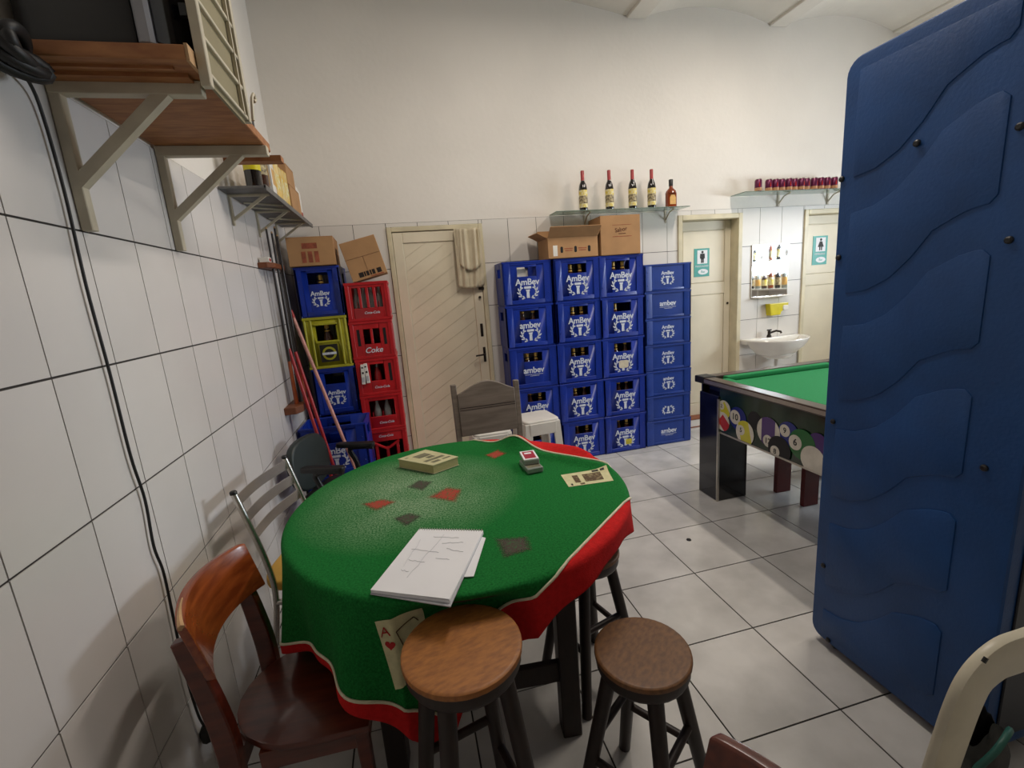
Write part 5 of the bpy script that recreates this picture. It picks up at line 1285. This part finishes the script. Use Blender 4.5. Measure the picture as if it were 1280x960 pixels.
# local +y is the back; faces -y; backrest at y=-0.2 leaning
for sx in (-1, 1):
    MB().tube([(sx*0.215, 0.215, 0), (sx*0.215, 0.185, 0.45), (sx*0.219, 0.225, 1.050 if sx < 0 else 1.03)], 0.026, 4, up=(1, 0, 0)).build('rear_leg', M_greywood, t, bevel=0.004)
    MB().tube([(sx*0.195, -0.19, 0), (sx*0.195, -0.19, 0.43)], 0.028, 4, up=(1, 0, 0)).build('leg', M_greywood, t, bevel=0.004)
top = [(-0.20+0.40*k/20, 0.985+0.072*math.sin(PI*k/20)**1.3) for k in range(21)]
po = [(-0.20, 0.692), (0.20, 0.692)] + top[::-1]
o = MB().prism(po, 'y', -0.012, 0.012).build('backrest', M_greywood, t, bevel=0.004, smooth=40)
o.location = (0, 0.142, 0); o.rotation_euler = (-0.068, 0, 0)
for z in (0.885, 0.87):
    g_ = MB().box(-0.195, 0.195, -0.0132, -0.012, z, z+0.004).build('groove_line', M_dkwood, o)
MB().prism(rrect(-0.215, 0.215, -0.215, 0.20, 0.02, 3), 'z', 0.43, 0.465).build('seat', M_greywood, t, bevel=0.006)

# ------------------------------------------------------------------ white plastic stools
def plastic_stool(label, loc, rz, h):
    t = thing('plastic_stool', label, 'stool', loc, rz, 'white plastic stools')
    MB().prism(rrect(-0.145, 0.145, -0.145, 0.145, 0.04, 5), 'z', h-0.03, h).build('seat', M_plastic, t, bevel=0.012, seg=3, smooth=50)
    mb = MB()
    for (sx, sy) in ((-1, -1), (1, -1), (1, 1), (-1, 1)):
        vs = [(sx*0.145, sy*0.145, h-0.02), (sx*0.085, sy*0.145, h-0.02), (sx*0.085, sy*0.13, h-0.02), (sx*0.13, sy*0.13, h-0.02), (sx*0.13, sy*0.085, h-0.02), (sx*0.145, sy*0.085, h-0.02)]
        k = 1.25; vb = [(x*k if abs(x) > 0.1 else x*k*1.15, y*k if abs(y) > 0.1 else y*k*1.15, 0) for x, y, z in vs]
        m_ = MB().add(vs+vb, [(0, 1, 2, 3, 4, 5), (11, 10, 9, 8, 7, 6)]+[(i, i+6, (i+1) % 6+6, (i+1) % 6) for i in range(6)])
        m_.build('leg', M_plastic, t, bevel=0.002)
    for k in range(4):
        q = k*PI/2; mr_ = Matrix.Rotation(q, 4, 'Z')
        MB().box(-0.11, 0.11, -0.152, -0.138, h-0.115, h-0.02, mr_).build('apron', M_plastic, t, bevel=0.003)
    return t
plastic_stool('white plastic stool between the grey chair and the blue crates', (1.79, 3.42, 0), 0.10, 0.645)
plastic_stool('white plastic stool hidden behind the grey chair', (1.41, 3.42, 0), 0.0, 0.60)

# ------------------------------------------------------------------ white plastic chair, bottom right
t = thing('plastic_chair', 'aged white plastic chair at the bottom right corner', 'chair', (0, 0, 0))
def strap(path, wid, thk, nm, up):
    P = smooth_path(path, 6); vs = []; fs = []; k = len(P); up = Vector(up)
    for i in range(k):
        tn = (P[min(i+1, k-1)]-P[max(i-1, 0)]).normalized(); s_ = (up-tn*up.dot(tn)).normalized(); n_ = tn.cross(s_)
        for q in range(12):
            a_ = 2*PI*q/12; cx_ = math.copysign(abs(math.cos(a_))**0.6, math.cos(a_)); sy_ = math.copysign(abs(math.sin(a_))**0.6, math.sin(a_))
            vs.append(P[i]+s_*cx_*wid/2+n_*sy_*thk/2)
    for i in range(k-1):
        for q in range(12): fs.append((i*12+q, i*12+(q+1) % 12, (i+1)*12+(q+1) % 12, (i+1)*12+q))
    fs += [tuple(range(11, -1, -1)), tuple(range((k-1)*12, k*12))]
    return MB().add(vs, fs).build(nm, M_plasold, t, smooth=50)

UPY = (0, 1, 0)
bx0, bx1, by = 1.930, 2.36, 0.60
strap([(bx0+0.0, by+0.03, 0.42), (bx0, by+0.015, 0.56), (bx0+0.001, by, 0.69), (bx0+0.016, by-0.008, 0.76), (bx0+0.062, by-0.012, 0.798), (bx0+0.12, by-0.015, 0.806), ((bx0+bx1)/2, by-0.02, 0.814),
       (bx1-0.12, by-0.015, 0.806), (bx1-0.062, by-0.012, 0.798), (bx1-0.016, by-0.008, 0.76), (bx1, by, 0.69), (bx1, by+0.015, 0.56), (bx1, by+0.03, 0.42)], 0.03, 0.100, 'back_frame', UPY)
o = MB().prism(rrect(bx0-0.03, bx1+0.03, by-0.44, by-0.02, 0.06, 5), 'z', 0.38, 0.41).build('seat', M_plasold, t, bevel=0.01, seg=2, smooth=50)
for sx, x in ((-1, bx0), (1, bx1)):
    strap([(x, by-0.38, 0.42), (x+sx*0.015, by-0.40, 0.2), (x+sx*0.03, by-0.42, 0.0)], 0.05, 0.035, 'front_leg', (1, 0, 0))
    strap([(x-sx*0.0, by+0.03, 0.44), (x+sx*0.02, by+0.07, 0.2), (x+sx*0.03, by+0.10, 0.0)], 0.05, 0.035, 'rear_leg', (1, 0, 0))
MB().tube([at(1233, 822, 'y', by-0.037), at(1229, 828, 'y', by-0.037)], 0.004, 6).build('scuff_mark', M_cable, t)
# dark bag on the floor behind it
t = thing('dark_bag', 'dark crumpled bag behind the white plastic chair', 'bag', (2.27, 0.745, 0), 0.2)
def bagf(u, v):
    q = 2*PI*u; h = v
    r = (0.95+0.14*math.sin(3*q+4*v)+0.09*math.sin(7*q+9*v)+0.05*math.sin(13*q-11*v))*(math.sin(min(1, h*1.25)*PI/2)*0.0+1-0.55*h**3)
    return (0.15*r*math.cos(q), 0.065*r*math.sin(q), 0.37*h+0.025*math.sin(3*q)*h)
MB().grid(bagf, 32, 14).build('bag_body', mat('bag_cloth', srgb(58, 58, 56), 0.7, 0.4, 12, bump=0.4, bscale=20), t, smooth=70, fix=False)
MB().tube(smooth_path([(-0.09, -0.03, 0.30), (-0.05, -0.05, 0.36), (0.02, -0.05, 0.385), (0.09, -0.03, 0.33)], 5), 0.008, 6).build('bag_strap', mat('bag_trim', srgb(40, 92, 82), 0.5, 0.1, 10), t, smooth=60)
# bottle cap on the floor
o = MB().lathe([(0.012, 0), (0.0155, 0.001), (0.013, 0.006), (0.010, 0.0065)], 12).build('crown_cap', M_ink)
o.location = at(861, 675, 'z', 0.0); tag(o, 'tiny dark bottle cap lying on the floor tiles', 'bottle cap')

# ------------------------------------------------------------------ liquor shelf on the right wall (seen in the mirror)
t = thing('liquor_shelf', 'white wall shelf with bottles reflected in the mirror', 'shelf', (XR, 2.0, 1.36))
for z in (0.0,): MB().box(-0.22, -0.002, -0.9, 1.1, z-0.02, z).build('board', M_plastic, t)
for y in (-0.9, 0.1, 1.08): MB().box(-0.20, -0.002, y, y+0.02, -0.14, -0.02).build('bracket', M_plastic, t)
random.seed(21)
ub = thing('glass_shelf', 'glass shelf of bottles across the bright window', 'shelf', (XR, 2.2, 1.78))
MB().box(-0.20, -0.015, -0.85, 0.85, -0.01, 0.0).build('glass_pane', M_glass, ub)
for y in (-0.8, 0.0, 0.8): MB().box(-0.20, -0.015, y, y+0.03, -0.03, -0.01).build('bracket', M_iron, ub)
for k in range(10):
    tb = thing('liquor_bottle', 'bottle on the glass shelf across the window, number %s' % ['one', 'two', 'three', 'four', 'five', 'six', 'seven', 'eight', 'nine', 'ten'][k], 'bottle', (XR-0.10, 1.42+0.165*k, 1.7805), 0, 'bottles in the mirror')
    hh = random.uniform(0.24, 0.33)
    MB().lathe([(0.04, 0), (0.042, 0.01), (0.042, 0.6*hh), (0.03, 0.68*hh), (0.014, 0.78*hh), (0.014, hh)], 12).build('glass', (M_wine, M_clear, M_amber)[k % 3], tb, smooth=40)
    MB().lathe([(0.0428, 0.15*hh), (0.0428, 0.5*hh)], 12).build('label', (M_label, M_white, M_label2)[k % 3], tb, smooth=40)
for k in range(14):
    y = 1.2+0.135*k
    if abs(y-2.11) < 0.03: y += 0.03
    m_, l_ = [(M_amber, M_label), (M_wine, M_label2), (M_clear, M_orange), (M_brownglass, M_label)][k % 4]
    tb = thing('liquor_bottle', 'bottle on the white shelf in the mirror, number %s from its near end' % ['one', 'two', 'three', 'four', 'five', 'six', 'seven', 'eight', 'nine', 'ten', 'eleven', 'twelve', 'thirteen', 'fourteen'][k], 'bottle', (XR-0.11, y, 1.3605), 0, 'bottles in the mirror')
    hh = random.uniform(0.27, 0.34)
    MB().lathe([(0.038, 0), (0.04, 0.01), (0.04, 0.6*hh), (0.03, 0.68*hh), (0.014, 0.78*hh), (0.014, hh)], 12).build('glass', m_, tb, smooth=40)
    MB().lathe([(0.0408, 0.15*hh), (0.0408, 0.5*hh)], 12).build('label', l_, tb, smooth=40)
